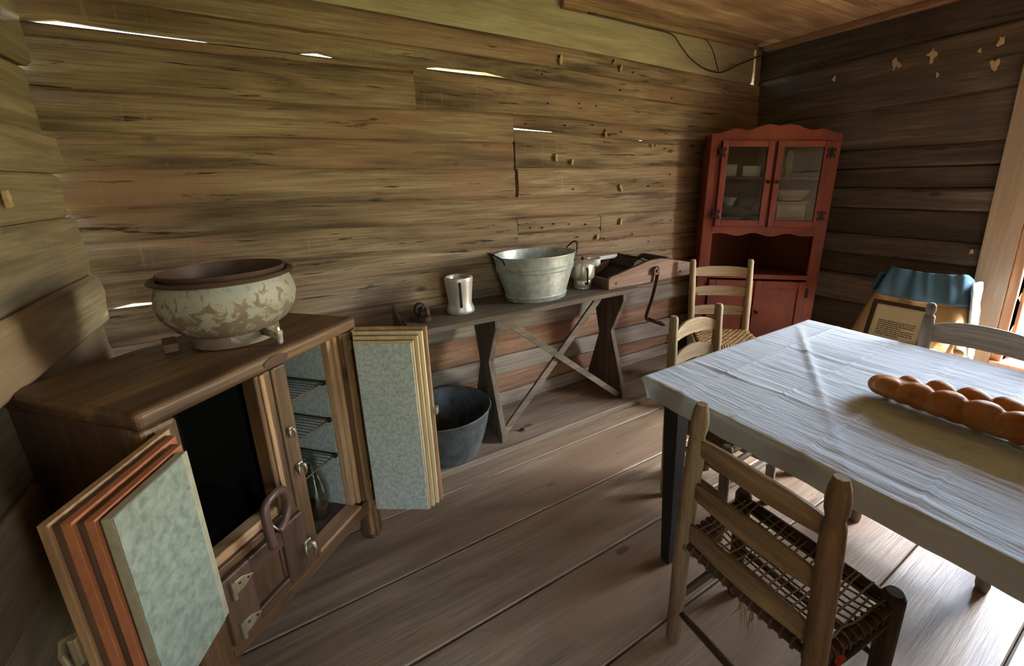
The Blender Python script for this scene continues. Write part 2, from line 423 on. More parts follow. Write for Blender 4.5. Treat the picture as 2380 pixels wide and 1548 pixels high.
rows = [
 ('plate_log', LOGTOP, X0, 3.425, 't','b0', -.004, None, None), ('log', LOGW, X0, X1, 'b0','b0b', 0, None, None),
 ('log', LOGW, X0, X1, 'b0b','g1', .004, None, gapA), ('chink_strip', LOGW, X0, .70, 'g1','b1', -.004, None, None),
 ('log', LOGW, X0, .70, 'b1','b2', .004, None, None), ('log', LOGW, .70, X1, 'g1','b2', .002, None, None),
 ('log', LOGW, X0, J, 'b2','b3', .006, None, None), ('log', LOGW, J+.006, X1, 'b2','b3r', -.002, None, gapR3),
 ('log', LOGW, X0, J-.004, 'b3','b4', .0, None, None), ('log', LOGW, J+.008, X1, 'b3r','b4', -.004, None, None),
 ('log', LOGW, X0, J-.002, 'b4','b5', .003, None, None), ('log', LOGW, J+.022, X1, 'b4','b5', -.002, None, None),
 ('log', LOGW, X0, X1, 'b5','b6', .0, None, None),
 ('log', LOGW, X0, J, 'b6','b7', .004, None, None), ('splice_board', LOGW, J+.006, 1.885, 'b6','b6b', .0, None, None),
 ('splice_board', LOGW, 1.893, X1, 'b6','b7', -.003, None, None), ('log', LOGW, J+.002, 1.893, 'b6b','b7', -.005, None, None),
 ('log', LOGW, X0, X1, 'b7','b8', .004, None, gapLow), ('log', LOGW, X0, X1, 'b8','b9', .0, None, None),
 ('log', LOGW, X0, X1, 'b9','l1', .008, None, None), ('log', LOGG, X0, X1, 'l1','l2', .02, None, None),
 ('log', LOGO, X0, X1, 'l2','l3', -.008, None, None), ('log', LOGG, X0, X1, 'l3','l4', .016, None, None),
 ('log', LOGO, X0, X1, 'l4','l5', -.006, None, None), ('base_board', LOGG, X0, X1, 'l5','z', .012, None, None)]
for i, (nm, mt, a, b, tp, bt, pr_, gt, gb) in enumerate(rows):
    log(nm, wall_back, mt, a, b, B[tp], B[bt], pr_, seed=i+1, gap_t=gt, gap_b=gb)
# the end of the plate log at the corner is eaten away: a slot of daylight beside it
obj('splice_light_stop', MB().box(J-.04, J+.06, YW+.035, YW+.09, 1.0, 1.70), LOGRD, wall_back)  # dark strip added behind the splice to stop daylight showing through
obj('corner_post', MB().box(3.478, 3.75, YW+.02, YW+.17, 2.12, 2.46), LOGW, wall_back)
obj('plate_stub', MB().box(3.42, 3.51, YW+.015, YW+.15, 2.33, 2.338), LOGW, wall_back)
# nails, pegs and splinters left in the logs
nail_xz = [(1.568,2.116),(1.976,2.144),(2.034,1.974),(2.142,2.086),(1.441,2.007),(2.513,1.955),(2.045,1.722),(1.913,1.722),(1.593,1.745),(1.811,1.755),(1.526,1.56),(1.645,1.535),(2.05,1.367),(1.653,1.364),(2.313,1.365),(2.526,1.445),(2.056,1.142),(2.559,1.105),(1.911,1.03),(2.331,.97),(2.173,1.04),(1.685,1.061),(1.404,2.026),(1.472,1.861),(1.707,1.876),(1.841,1.872),(1.321,1.74),(2.36,1.64),(2.466,1.62),(1.33,1.15),(1.42,1.145),(1.5,1.16),(1.62,1.15),(1.75,1.14)]
nm_ = MB().tube([(0,0,0),(0,-.016,-.001),(0,-.017,-.001)], [.0035,.0035,.006], 6)
nail0 = obj('nail', nm_, IRON, wall_back)
for i, (x, z) in enumerate(nail_xz):
    o = nail0 if i == 0 else dup(nail0, wall_back)
    o.location = (x, YW+.004, z); o.rotation_euler = (random.uniform(-.4,.4), 0, random.uniform(-.5,.5))
spl = MB().prism([(-.006,-.018),(.008,-.022),(.009,.012),(.002,.024),(-.007,.014)], 'y', -.016, .006)
sp0 = obj('splinter', spl, wood('raw_splinter','Z',c=('a5885c','c0a578','d0b88c'),crack=.1,knots=False), wall_back)
for i, (x, z, s) in enumerate([(1.526,1.555,1),(1.645,1.53,.8),(2.05,1.36,1.1),(2.056,1.135,1),(1.57,2.10,1.2),(1.976,2.13,.9),(2.03,2.10,.9),(1.912,1.70,.8),(2.33,1.64,.6),(1.85,1.045,.7)]):
    o = sp0 if i == 0 else dup(sp0, wall_back)
    o.location = (x, YW-.002, z); o.scale = (s, 1, s); o.rotation_euler = (0, random.uniform(-.5,.5), 0)

# left wall
wall_left = struct('wall_left')
zl = [2.46, 2.12, 1.84, 1.62, 1.49, 1.335, 1.118, .925, .70, .46, .22, -.03]
pl = [.0, .012, -.012, .02, -.006, .012, .022, .0, .012, -.01, .01]
for i, (a, b) in enumerate(zip(zl, zl[1:])):
    tp = [(YS-.2, a+.03*nz(i*3.1)),(2.4, a)]; bt = [(YS-.2, b+.03*nz((i+1)*3.1)),(2.4, b)]
    log('log', wall_left, LOGL, YS-.2, 2.29+.02*nz(i*4.7), tp, bt, pl[i], axis='y', face=XL, out=-1, amp=.012, seed=40+i)
def chip(parent, n, loc, r, rot, mat=CHIP):
    mb = MB(); k = 13; pts = []
    for j in range(k):
        a = 2*math.pi*j/k; q = r*(.45+1.5*abs(nz(n*3.7+j*1.3, 2.37)))
        pts.append((q*math.cos(a)*1.3, q*math.sin(a)*.8))
    mb.prism(pts, 'z', -.004, .010)
    o = obj('plaster_chip', mb, mat, parent, bevel=.003); o.location = loc; o.rotation_euler = rot
for i, (y, z, r) in enumerate([(1.836,1.412,.022),(1.825,1.269,.03),(1.717,1.275,.035)]):
    chip(wall_left, i, (XL+.002, y, z), r, (0, R(90), 0))

# right wall, with the window opening
wall_right = struct('wall_right')
def rz(zc, slope=0): return [(YS-.2, zc+slope*2.0), (2.4, zc-slope*.3)]
zr = [(2.46,0),(2.16,.03),(1.815,.04),(1.578,0),(1.455,.0),(1.312,.0),(1.185,0),(.99,0),(.86,0),(.70,0),(.50,0),(.26,0),(-.03,0)]
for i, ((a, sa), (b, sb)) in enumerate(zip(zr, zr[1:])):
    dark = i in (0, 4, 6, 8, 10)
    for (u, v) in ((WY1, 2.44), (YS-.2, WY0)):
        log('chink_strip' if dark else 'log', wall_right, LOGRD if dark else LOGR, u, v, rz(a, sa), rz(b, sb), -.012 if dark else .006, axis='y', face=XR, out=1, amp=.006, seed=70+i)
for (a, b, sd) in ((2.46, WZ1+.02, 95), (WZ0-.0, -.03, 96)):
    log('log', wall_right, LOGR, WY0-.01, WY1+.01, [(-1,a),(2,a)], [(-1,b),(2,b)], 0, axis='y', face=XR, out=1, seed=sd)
for i, (y, z, r) in enumerate([(1.382,2.089,.03),(1.197,2.097,.034),(1.739,2.069,.016),(.90,2.093,.024),(.91,1.976,.03),(.984,2.074,.012),(.83,.945,.012),(1.154,1.977,.012),(1.36,2.07,.014)]):
    chip(wall_right, 10+i, (XR-.004, y, z), r, (0, R(-90), 0))

# front wall behind the camera, with the doorway
wall_front = struct('wall_front')
for i, (a, b) in enumerate(zip([2.46,2.2,1.95,1.7,1.45,1.2,.95,.7,.45,.2], [2.2,1.95,1.7,1.45,1.2,.95,.7,.45,.2,-.03])):
    for (u, v) in (((X0, X1),) if i < 2 else ((X0, DX0), (DX1, X1))):
        log('log', wall_front, LOGW, u, v, [(X0,a),(X1,a)], [(X0,b),(X1,b)], 0, face=YS, out=-1, seed=110+i)

# ceiling
ceiling = obj('ceiling', MB().box(XL-.3, XR+.3, YS-.3, YW+.3, ZC+.022, ZC+.09), CEIL); ceiling['kind'] = 'structure'
for (a, b) in ((2.124, 2.42), (1.52, 2.118), (.9, 1.514), (.28, .894), (YS-.2, .274)):
    obj('ceiling_board', MB().box(XL-.2 if b < 2.2 else 1.58, XR+.2, a, b, ZC+.004, ZC+.022), CEIL, ceiling, bevel=.003)
obj('ceiling_batten', MB().box(XR-.045, XR+.02, YS, 2.28, ZC-.035, ZC+.004), wood('ceiling_batten','Y',c=('6f4626','98683a','ad8050'),crack=.1), ceiling, bevel=.004)
obj('wall_batten', MB().box(1.585, 3.42, YW-.03, YW+.01, ZC-.03, ZC+.004), wood('wall_batten','X',c=('7a5a30','a07c48','b59462'),crack=.2), ceiling, bevel=.004)
sky_blocker = obj('added_sky_blocker', MB().box(-2.6, 3.2, -2.4, YS-.2, 2.16, 2.24), CEIL); tag(sky_blocker, kind='structure')  # unseen roof added to cut sky and sun coming through the doorway

# window casing in the right wall
win = struct('window_1')
def wb(n, x0,x1,y0,y1,z0,z1, m=CASING, bv=.004): return obj(n, MB().box(x0,x1,y0,y1,z0,z1), m, win, bevel=bv)
wb('casing_board', XR-.03, XR+.012, WY1+.045, WY1+.19, .0, 2.16); wb('casing_board', XR-.03, XR+.012, WY0-.19, WY0-.045, .0, 2.16)
wb('head_casing', XR-.03, XR+.012, WY0-.045, WY1+.045, WZ1+.02, 2.16)
wb('apron_board', XR-.03, XR+.012, WY0-.045, WY1+.045, .0, WZ0-.045, wood('apron_board','Y',c=('6a4432','8a5e46','9c7258'),crack=.05))
wb('window_jamb', XR-.02, XR+.2, WY1, WY1+.044, WZ0-.02, WZ1+.02, JAMB); wb('window_jamb', XR-.02, XR+.2, WY0-.044, WY0, WZ0-.02, WZ1+.02, JAMB)
wb('head_jamb', XR-.02, XR+.2, WY0, WY1, WZ1, WZ1+.02, JAMB)
wb('window_sill', XR-.045, XR+.21, WY0-.044, WY1+.044, WZ0-.045, WZ0, JAMB)
wb('stop_bead', XR+.08, XR+.10, WY1-.016, WY1, WZ0, WZ1, JAMB, .002); wb('stop_bead', XR+.08, XR+.10, WY0, WY0+.016, WZ0, WZ1, JAMB, .002)
door = struct('door_1')
for (a, b) in ((DX0, DX0+.04), (DX1-.04, DX1)):
    obj('door_jamb', MB().box(a, b, YS-.2, YS+.02, -.02, DZ1), JAMB, door, bevel=.004)
obj('door_head', MB().box(DX0, DX1, YS-.2, YS+.02, DZ1, DZ1+.03), JAMB, door, bevel=.004)


# ------------------------------------------------------------------ icebox
ICE_X, ICE_Y, ICE_A = -.3214, 1.1965, R(43)
def ice_world(x, y, z=0):
    return (ICE_X + x*math.cos(ICE_A) - y*math.sin(ICE_A), ICE_Y + x*math.sin(ICE_A) + y*math.cos(ICE_A), z)
ice = thing('icebox', 'old oak icebox standing across the corner with two insulated doors swung open', 'icebox', (ICE_X, ICE_Y, 0), ICE_A)
def ib(n, x0,x1,y0,y1,z0,z1, m, bv=.004, par=ice, seg=2): return obj(n, MB().box(x0,x1,y0,y1,z0,z1), m, par, bevel=bv, seg=seg)
ib('top', -.004,.724, -.006,.455, .902,.95, icew('X'), .016, seg=4)
ib('stile', 0,.082, 0,.045, .02,.902, icew('Z'), .012); ib('stile', .652,.72, 0,.045, .02,.902, icew('Z'), .008)
ib('divider', .285,.395, -.002,.05, .18,.902, icew('Z'), .006)
ib('divider_bead', .30,.315, -.008,.0, .43,.902, icel('Z'), .004); ib('divider_bead', .338,.35, -.007,.0, .43,.902, icew('Z'), .003)
for k, (a, b, y, mt) in enumerate(((.602,.622,.03,icel('Z')),(.622,.638,.016,icel('Z')),(.638,.654,.004,icew('Z')))):
    ib('stepped_jamb', a, b, y, .06, .20, .902, mt, .003)
ib('bottom_rail', .06,.66, 0,.05, .14,.197, icew('X'), .006); ib('rail_cap', .395,.61, -.006,.06, .193,.208, icel('X'), .004)
ib('middle_rail', .08,.29, .0,.05, .415,.442, icew('X'), .004); ib('middle_sill', .08,.29, .012,.06, .44,.470, icel('X'), .004)
ib('side_panel', 0,.018, .03,.45, .13,.91, iced('Z')); ib('side_panel', .702,.72, .03,.45, .13,.91, iced('Z'))
ib('back_panel', .01,.71, .437,.45, .13,.91, iced('Z')); ib('bottom_panel', .02,.70, .03,.44, .14,.155, iced('X'))
# linings of the two chambers
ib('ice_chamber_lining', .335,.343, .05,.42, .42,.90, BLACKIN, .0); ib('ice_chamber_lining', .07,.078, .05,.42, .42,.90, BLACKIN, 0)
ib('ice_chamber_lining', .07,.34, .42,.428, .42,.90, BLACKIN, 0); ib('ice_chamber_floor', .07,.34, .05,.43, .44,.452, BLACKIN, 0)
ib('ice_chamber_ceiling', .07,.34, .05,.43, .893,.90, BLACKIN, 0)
ib('food_chamber_lining', .372,.38, .05,.42, .2,.90, BLACKIN, 0); ib('food_chamber_lining', .602,.61, .062,.42, .2,.90, GALVS, 0)  # left and back lining black: the chamber's shade is painted in
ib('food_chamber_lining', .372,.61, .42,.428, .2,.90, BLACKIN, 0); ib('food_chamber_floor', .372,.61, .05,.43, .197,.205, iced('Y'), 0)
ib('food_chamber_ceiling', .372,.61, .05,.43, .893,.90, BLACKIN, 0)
# legs
for (x, y) in ((.0,0),(.655,0),(.0,.39),(.655,.39)):
    lg = ib('leg', x, x+.062, y, y+.058, 0, .15, iced('Z'), .008)
    if y == 0:
        ib('leg_bead', x+.02, x+.04, y-.006, y+.004, .0, .15, icew('Z'), .004, lg)
# closed lower door
ld = thing('lower_door', None, None); ld.parent = ice
for (a, b, c, d, n) in ((.07,.155,.195,.415,'door_stile'),(.262,.345,.195,.415,'door_stile')):
    ib(n, a,b, -.016,.012, c,d, iced('Z'), .006, ld)
ib('door_rail', .153,.264, -.015,.012, .352,.415, iced('X'), .006, ld); ib('door_rail', .153,.264, -.015,.012, .195,.235, iced('X'), .006, ld)
ib('door_panel', .150,.268, .0,.012, .23,.356, icew('Z'), .003, ld)
for (a, b, c, d) in ((.157,.164,.238,.349),(.253,.26,.238,.349)): ib('panel_bead', a,b,-.008,.002,c,d, iced('Z'), .003, ld)
def leaf_hinge(x, z, par, sgn=1):
    h = obj('hinge', MB().prism([(x, z-.02),(x+sgn*.03, z-.019),(x+sgn*.062, z-.002),(x+sgn*.03, z+.019),(x, z+.02)], 'y', -.019, -.014), BRASS, par, bevel=.002)
    obj('hinge_pin', MB().tube([(x, -.02, z-.028),(x, -.02, z+.028)], .0065, 10), BRASS, par, smooth=True, auto=40)
    obj('hinge_screw', MB().ell((x+sgn*.02, -.019, z+.006), (.004,.002,.004), 8, 4), IRON, par); obj('hinge_screw', MB().ell((x+sgn*.045, -.019, z), (.004,.002,.004), 8, 4), IRON, par)
leaf_hinge(.094, .368, ld); leaf_hinge(.094, .232, ld)
def latch(par, x, y, z, s=1.0, name='latch'):
    l = obj(name, MB().box(x-.016*s, x+.012*s, y-.012, y, z-.016*s, z+.02*s), BRASS, par, bevel=.004)
    obj('latch_lever', MB().tube([(x-.002,y-.012,z+.012*s),(x+.004,y-.026*s,z+.006*s),(x+.006,y-.03*s,z-.014*s),(x+.004,y-.024*s,z-.04*s)], [.007*s,.007*s,.0055*s,.004*s], 8), BRASS, l if par is ice else par, smooth=True)
    obj('latch_tongue', MB().tube([(x-.012*s,y-.01,z+.012*s),(x-.020*s,y-.016,z-.006*s),(x-.014*s,y-.012,z-.03*s)], .004*s, 8), BRASS, l if par is ice else par, smooth=True)
latch(ld, .338, -.014, .288)
latch(ice, .375, -.002, .556, .75, 'strike'); latch(ice, .364, -.002, .69, .6, 'strike')
plate = obj('maker_plate', MB().lathe([(1,0),(1,.002)], 24, (0,0,0), .042, .016), RUST, ice); plate.location = (.362, -.0075, .926); plate.rotation_euler = (R(90), 0, 0)
def cab_hinge(x, z):
    h = obj('hinge', MB().tube([(x,-.012,z-.022),(x,-.012,z+.022)], .006, 8), BRASS, ice, smooth=True)
    obj('hinge_leaf', MB().box(x-.02, x+.004, -.004, .002, z-.016, z+.016), BRASS, h, bevel=.002)
cab_hinge(.700, .85); cab_hinge(.700, .25); cab_hinge(.040, .862)
# wire shelves of the food chamber
for z in (.735, .585, .435):
    mb = MB()
    mb.tube([(.386,.065,z),(.598,.065,z),(.598,.40,z),(.386,.40,z)], .0035, 6, closed=True)
    sh = obj('wire_shelf', mb, RUST, ice)
    wm = MB()
    for k in range(1, 13): wm.tube([(.386+.212*k/13, .062, z+.002), (.386+.212*k/13, .402, z+.002)], .0016, 5)
    obj('shelf_wires', wm, GALVD, sh)['kind'] = 'stuff'
    ib('shelf_bracket', .590,.602, .06,.075, z-.012, z+.004, IRON, .001, sh)
# swung-open insulated doors: a stack of boards stepping in towards a sheet metal face
def plug_door(hx, hy, ang, sgn, w, z0, z1, cols, hin, bot, label):
    d = thing('insulated_door', None, None, (hx, hy, 0), ang); d.parent = ice; d['label'] = label
    t = 0
    for i, (th, ins, mt, n) in enumerate(cols):
        # closed local frame: door spans x 0..w (from hinge), outside face at y=0, inside towards +y (sgn flips)
        o = obj(n, MB().box(ins*.55+hin*t, w-ins, sgn*t, sgn*(t+th), z0+ins*bot, z1-ins), mt, d, bevel=.0015)
        t += th
    return d, t
ORG = plain('red_lead_edge', 'b0704f', .7, c2='96573b', scale=30); 
lcols = [(.016,0,icel('Z'),'outer_board'),(.016,.006,iced('Z'),'frame_board'),(.017,.002,ORG,'edge_strip'),(.016,.009,iced('Z'),'insulation_gap'),(.016,.004,ORG,'edge_strip'),(.007,.010,iced('Z'),'insulation_gap'),(.018,.006,ZINCIN,'metal_tray'),(.002,.0065,GALVO,'metal_face')]
dl, tl_ = plug_door(.038, -.012, R(203), 1, .292, .445, .893, lcols, 1.0, 1, 'galvanized inner face with red-edged insulation layers')
latch_l = obj('latch', MB().box(.262,.300,-.014,.0,.60,.66), BRASS, dl, bevel=.004)
obj('latch_handle', MB().tube([(.285,-.012,.655),(.288,-.03,.65),(.290,-.036,.62),(.288,-.034,.585),(.283,-.02,.566),(.275,-.012,.572)], .006, 8), BRASS, dl, smooth=True)
PALE = wood('pale_step_pine','Z',c=('b09050','cdb078','ddc594'),crack=.1,var=.05,knots=False)
rcols = [(.014,0,icel('Z'),'outer_board'),(.006,.010,iced('Z'),'groove'),(.013,.010,PALE,'step_board'),(.006,.022,iced('Z'),'groove'),(.013,.022,PALE,'step_board'),(.006,.034,iced('Z'),'groove'),(.010,.034,PALE,'step_board'),(.004,.040,GALVS,'metal_face')]
dr, tr_ = plug_door(.705, -.012, R(-77), -1, .27, .170, .915, rcols, 0, .1, 'galvanized inner face framed by stepped pine')
# this door's closed direction is mirrored: its inside faces the room's left
obj('latch_keeper', MB().box(.268,.285,-.02,.004,.56,.59), BRASS, dr, bevel=.003)

# things on and in the icebox
cx, cy = -.150, 1.660
crock = obj('crock', MB().lathe([(.0,.0),(.108,0),(.118,.004),(.119,.03),(.115,.038),(.150,.062),(.178,.105),(.186,.14),(.182,.17),(.173,.197),(.170,.203),(.164,.2),(.170,.15),(.165,.11),(.13,.07),(.0,.05)], 56, cap0=False, cap1=False), CROCK, None, smooth=True, auto=50)
crock.location = (cx, cy, .95); tag(crock, 'squat round water crock with chalky flaking glaze standing on the icebox', 'crock')
obj('rim', MB().lathe([(.168,.199),(.172,.203),(.187,.208),(.190,.213),(.186,.218),(.176,.219),(.166,.214)], 56, closed=True), plain('brown_enamel','5d4a40',.45,.2,c2='473630',scale=12), crock, smooth=True, auto=50)
spg = obj('spigot', MB().tube([(.075,-.090,.034),(.098,-.128,.030),(.112,-.150,.024)], [.012,.010,.008], 10), CROCK, crock, smooth=True)
obj('spigot_valve', MB().lathe([(.006,-.012),(.0085,-.01),(.0095,.012),(.011,.014),(.011,.026),(.006,.028),(.004,.038)], 12, (.116,-.154,.018)), ALU, spg, smooth=True, auto=40)
obj('spigot_nozzle', MB().tube([(.116,-.154,.02),(.116,-.154,.002)], .006, 8), ALU, spg, smooth=True)
liner = obj('basin', MB().lathe([(.0,.085),(.12,.09),(.150,.15),(.160,.205),(.1655,.222),(.1665,.226),(.1625,.227),(.155,.205),(.143,.152),(.115,.096),(.0,.091)], 56, cap0=False, cap1=False), plain('brown_enamel','5d4a40',.45,.2,c2='473630',scale=12), None, smooth=True, auto=50)
liner.location = (cx, cy, .956); tag(liner, 'brown metal basin nested inside the flaking crock', 'basin')
wbk = obj('wood_block', MB().box(-.017,.017,-.045,.045,0,.026), wood('block_wood','Y',c=('7d5a42','9c7658','b08a6c'),crack=.1), None, bevel=.002)
wbk.location = (-.322, 1.668, .95); wbk.rotation_euler = (0,0,R(12)); tag(wbk, 'small offcut wood block lying beside the flaking crock', 'wood block')
bx_, by_, _ = ice_world(.535, .125)
bot = obj('milk_bottle', MB().lathe([(.0,.004),(.04,0),(.046,.006),(.047,.105),(.042,.14),(.028,.175),(.0215,.195),(.021,.215),(.025,.218),(.025,.232),(.021,.234),(.018,.215),(.025,.172),(.039,.137),(.044,.105),(.043,.01),(.0,.012)], 28, cap0=False, cap1=False), BOTTLE, None, smooth=True, auto=50)
bot.location = (bx_, by_, .2055); tag(bot, 'clear glass milk bottle standing in the open food chamber of the icebox', 'bottle')
# bent drain pipe hung over the middle rail
pw = [(.203,-.052,.415),(.198,-.052,.47),(.200,-.05,.535),(.212,-.048,.557),(.240,-.044,.563),(.270,-.036,.552),(.290,-.028,.52),(.296,-.024,.485),(.285,-.024,.452),(.262,-.026,.432),(.245,-.03,.428)]
def smooth_path(p, k=5):
    p = [Vector(q) for q in p]; out = []
    for i in range(len(p)-1):
        a = p[max(i-1,0)]; b = p[i]; c = p[i+1]; d = p[min(i+2,len(p)-1)]
        for j in range(k):
            t = j/k
            out.append(.5*((2*b)+(c-a)*t+(2*a-5*b+4*c-d)*t*t+(3*b-a-3*c+d)*t**3))
    out.append(p[-1]); return out
pipe = obj('drain_pipe', MB().tube(smooth_path(pw), .0125, 12), plain('mauve_pipe','6d5550',.4,.4,c2='5a4540',scale=14), None, smooth=True)
pipe.location = (ICE_X, ICE_Y, 0); pipe.rotation_euler = (0,0,ICE_A); tag(pipe, 'bent mauve-brown drain pipe hooked over the rail below the dark ice chamber', 'pipe')
obj('hook_wire', MB().tube(smooth_path([(.246,-.03,.43),(.236,-.022,.452),(.245,-.004,.462),(.27,.02,.475)]), .003, 6), BRASS, pipe, smooth=True)

# ------------------------------------------------------------------ bench and what stands on it
BZ = .767
bench = thing('bench', 'long weathered plank wash bench with hourglass legs against the back wall', 'bench', (0,0,.03))
def bo(n, mb, m, par=bench, **k): return obj(n, mb, m, par, **k)
mb = MB(); rs = []
for k in range(25):
    x = .475+1.405*k/24; w = .004*nz(x*3, 3)
    c = .02 if k == 0 else 0
    rs.append([(x,1.905+w+c,.712),(x,1.903+w+c,.732),(x,1.908+w+c,BZ-.03),(x,2.1,BZ-.03+.0008*nz(x*4,9)),(x,2.272,BZ-.03),(x,2.276,.712)])
bo('bench_top', mb.rings(rs), benchw('X'))
mb = MB(); arc = []
for k in range(9):
    t = k/8; arc.append((1.915+.35*t, BZ-.07+.085*t**1.6))
poly = arc + [(2.27,.66),(1.93,.66)]
bo('end_cleat', mb.prism(poly, 'x', .462, .480), benchw('Y'), bevel=.003)
bo('apron', MB().box(.95,1.78,2.235,2.26,.64,.712), benchw('X'), bevel=.003)
for lx in (.905, 1.775):
    poly = [(1.915,0),(2.272,0),(2.272,.08),(2.155,.40),(2.235,.712),(1.925,.712),(1.925,.66),(2.035,.44),(2.025,.40),(1.915,.05)]
    bo('leg', MB().prism(poly, 'x', lx-.016, lx+.016), benchw('Z'), bevel=.003)
def bar(p, q, w, t):
    p, q = Vector(p), Vector(q); d = (q-p).normalized(); s = Vector((0,1,0)); u = d.cross(s).normalized()
    vs = []
    for e in (p, q):
        for a, b in ((-1,-1),(1,-1),(1,1),(-1,1)): vs.append(e + u*w*.5*a + s*t*.5*b)
    return MB().add(vs, [(0,1,2,3),(7,6,5,4),(0,4,5,1),(1,5,6,2),(2,6,7,3),(3,7,4,0)])
bo('brace', bar((.935,1.945,.705),(1.745,1.945,.03),.035,.016), benchw('X'), bevel=.002)
bo('brace', bar((.925,1.962,.03),(1.60,1.962,.705),.042,.016), benchw('X'), bevel=.002)

# galvanized washtub
tub = thing('washtub', 'oval galvanized washtub with wire bail handles on the bench', 'washtub', (1.245, 2.10, BZ+.001), R(-4))
# raised ribs near the rim
top = [(1.265,.166),(1.305,.171),(1.275,.176),(1.315,.181),(1.285,.186),(1.325,.191),(1.295,.196),(1.325,.215),(1.37,.246),(1.385,.250),(1.395,.254),(1.38,.258),(1.365,.252),(1.31,.215),(1.26,.17),(1.02,.03),(.98,.012),(0,.012)]
body = [(.0,.004),(.98,.004),(1.0,0),(1.02,.004),(1.03,.020),(1.065,.026),(1.035,.032)] + [(1.035+.22*i/8, .032+.128*i/8) for i in range(1,9)] + top
obj('tub_body', MB().lathe(body, 72, (0,0,0), .178, .132, cap0=False, cap1=False), GALV, tub, smooth=True, auto=35)
obj('handle', MB().tube(smooth_path([(-.226,-.085,.222),(-.236,-.08,.25),(-.262,-.045,.272),(-.285,.0,.282),(-.262,.045,.272),(-.236,.08,.25),(-.226,.085,.222)]), .0042, 7), IRON, tub, smooth=True)
obj('handle', MB().tube(smooth_path([(.232,-.06,.235),(.244,-.055,.262),(.262,-.028,.292),(.268,0,.302),(.262,.028,.292),(.244,.055,.262),(.232,.06,.235)]), .0042, 7), IRON, tub, smooth=True)

mug = thing('tankard', 'tall dull aluminium tankard with a black strap handle on the bench', 'tankard', (.772, 2.085, BZ+.001))
obj('mug_body', MB().lathe([(0,0),(.068,0),(.072,.004),(.072,.016),(.064,.036),(.0595,.052),(.064,.10),(.0715,.165),(.073,.178),(.071,.186),(.062,.189),(.056,.183),(.056,.15),(.05,.05),(0,.045)], 40, cap0=False, cap1=False), PEWTER, mug, smooth=True, auto=45)
hd = Vector((-.30,-1,0)).normalized(); hp = [(.071,.165),(.083,.160),(.090,.14),(.090,.10),(.088,.06),(.08,.046),(.066,.044)]
obj('handle', MB().tube(smooth_path([(hd.x*r, hd.y*r, z) for r, z in hp]), .0065, 8), BLACKP, mug, smooth=True)

pot = thing('drip_coffee_maker', 'two-part aluminium drip coffee maker with black handle and lid knob', 'coffee maker', (1.592, 2.115, BZ+.001))
obj('lower_pot', MB().lathe([(0,0),(.052,0),(.055,.003),(.053,.012),(.055,.02),(.056,.05),(.052,.056),(.054,.062)], 36), ALU, pot, smooth=True, auto=40)
obj('upper_pot', MB().lathe([(.054,.06),(.066,.062),(.074,.075),(.075,.145),(.070,.156),(.066,.16)], 36), ALU, pot, smooth=True, auto=40)
ldd = obj('lid', MB().lathe([(.07,.159),(.068,.162),(.05,.169),(.012,.174)], 32), ALU, pot, smooth=True, auto=50)
obj('lid_knob', MB().lathe([(.006,.172),(.008,.178),(.011,.186),(.008,.194),(.003,.196)], 14), BLACKP, ldd, smooth=True)
obj('handle', MB().tube(smooth_path([(-.022,-.072,.135),(-.030,-.09,.13),(-.033,-.094,.09),(-.03,-.09,.045),(-.022,-.06,.04)]), .006, 8), BLACKP, pot, smooth=True)
obj('side_knob', MB().ell((-.078,.02,.15),(.012,.012,.014),10,6), BLACKP, pot, smooth=True)

dip = thing('dipper', 'white enamel dipper lying with its flat handle behind the coffee maker', 'dipper', (1.78, 2.19, BZ+.09), R(0))
obj('handle', MB().box(.0,.155,-.006,.006,.052,.075), ENAMEL, dip, bevel=.003)
obj('cup', MB().lathe([(0,-.02),(.03,-.018),(.042,0),(.045,.035),(.043,.035),(.04,0),(0,-.014)], 28, (-.04,0,.035), cap0=False, cap1=False), ENAMEL, dip, smooth=True)

fi = thing('flat_iron', 'small dark cast flat iron at the left end of the bench', 'flat iron', (.555, 2.06, BZ+.001), R(-62))
obj('iron_base', MB().prism([(-.05,-.028),(.02,-.030),(.05,-.018),(.062,0),(.05,.018),(.02,.030),(-.05,.028)], 'z', 0, .024), RUST, fi, bevel=.003)
obj('iron_post', MB().tube([(.045,0,.02),(.046,0,.05),(.04,0,.07)], [.012,.011,.01], 10), RUST, fi, smooth=True)
gd = obj('grip_disc', MB().lathe([(.0,-.012),(.03,-.011),(.036,-.004),(.036,.004),(.03,.011),(0,.012)], 28, cap0=False, cap1=False), IRON, fi, smooth=True); gd.location = (-.005,0,.055); gd.rotation_euler = (0, R(80), 0)
obj('spout', MB().lathe([(.010,0),(.014,.004),(.014,.02),(.010,.022),(.008,.01),(.0,.008)], 16, cap0=False, cap1=False), RUST, gd, smooth=True).location = (0,0,.012)

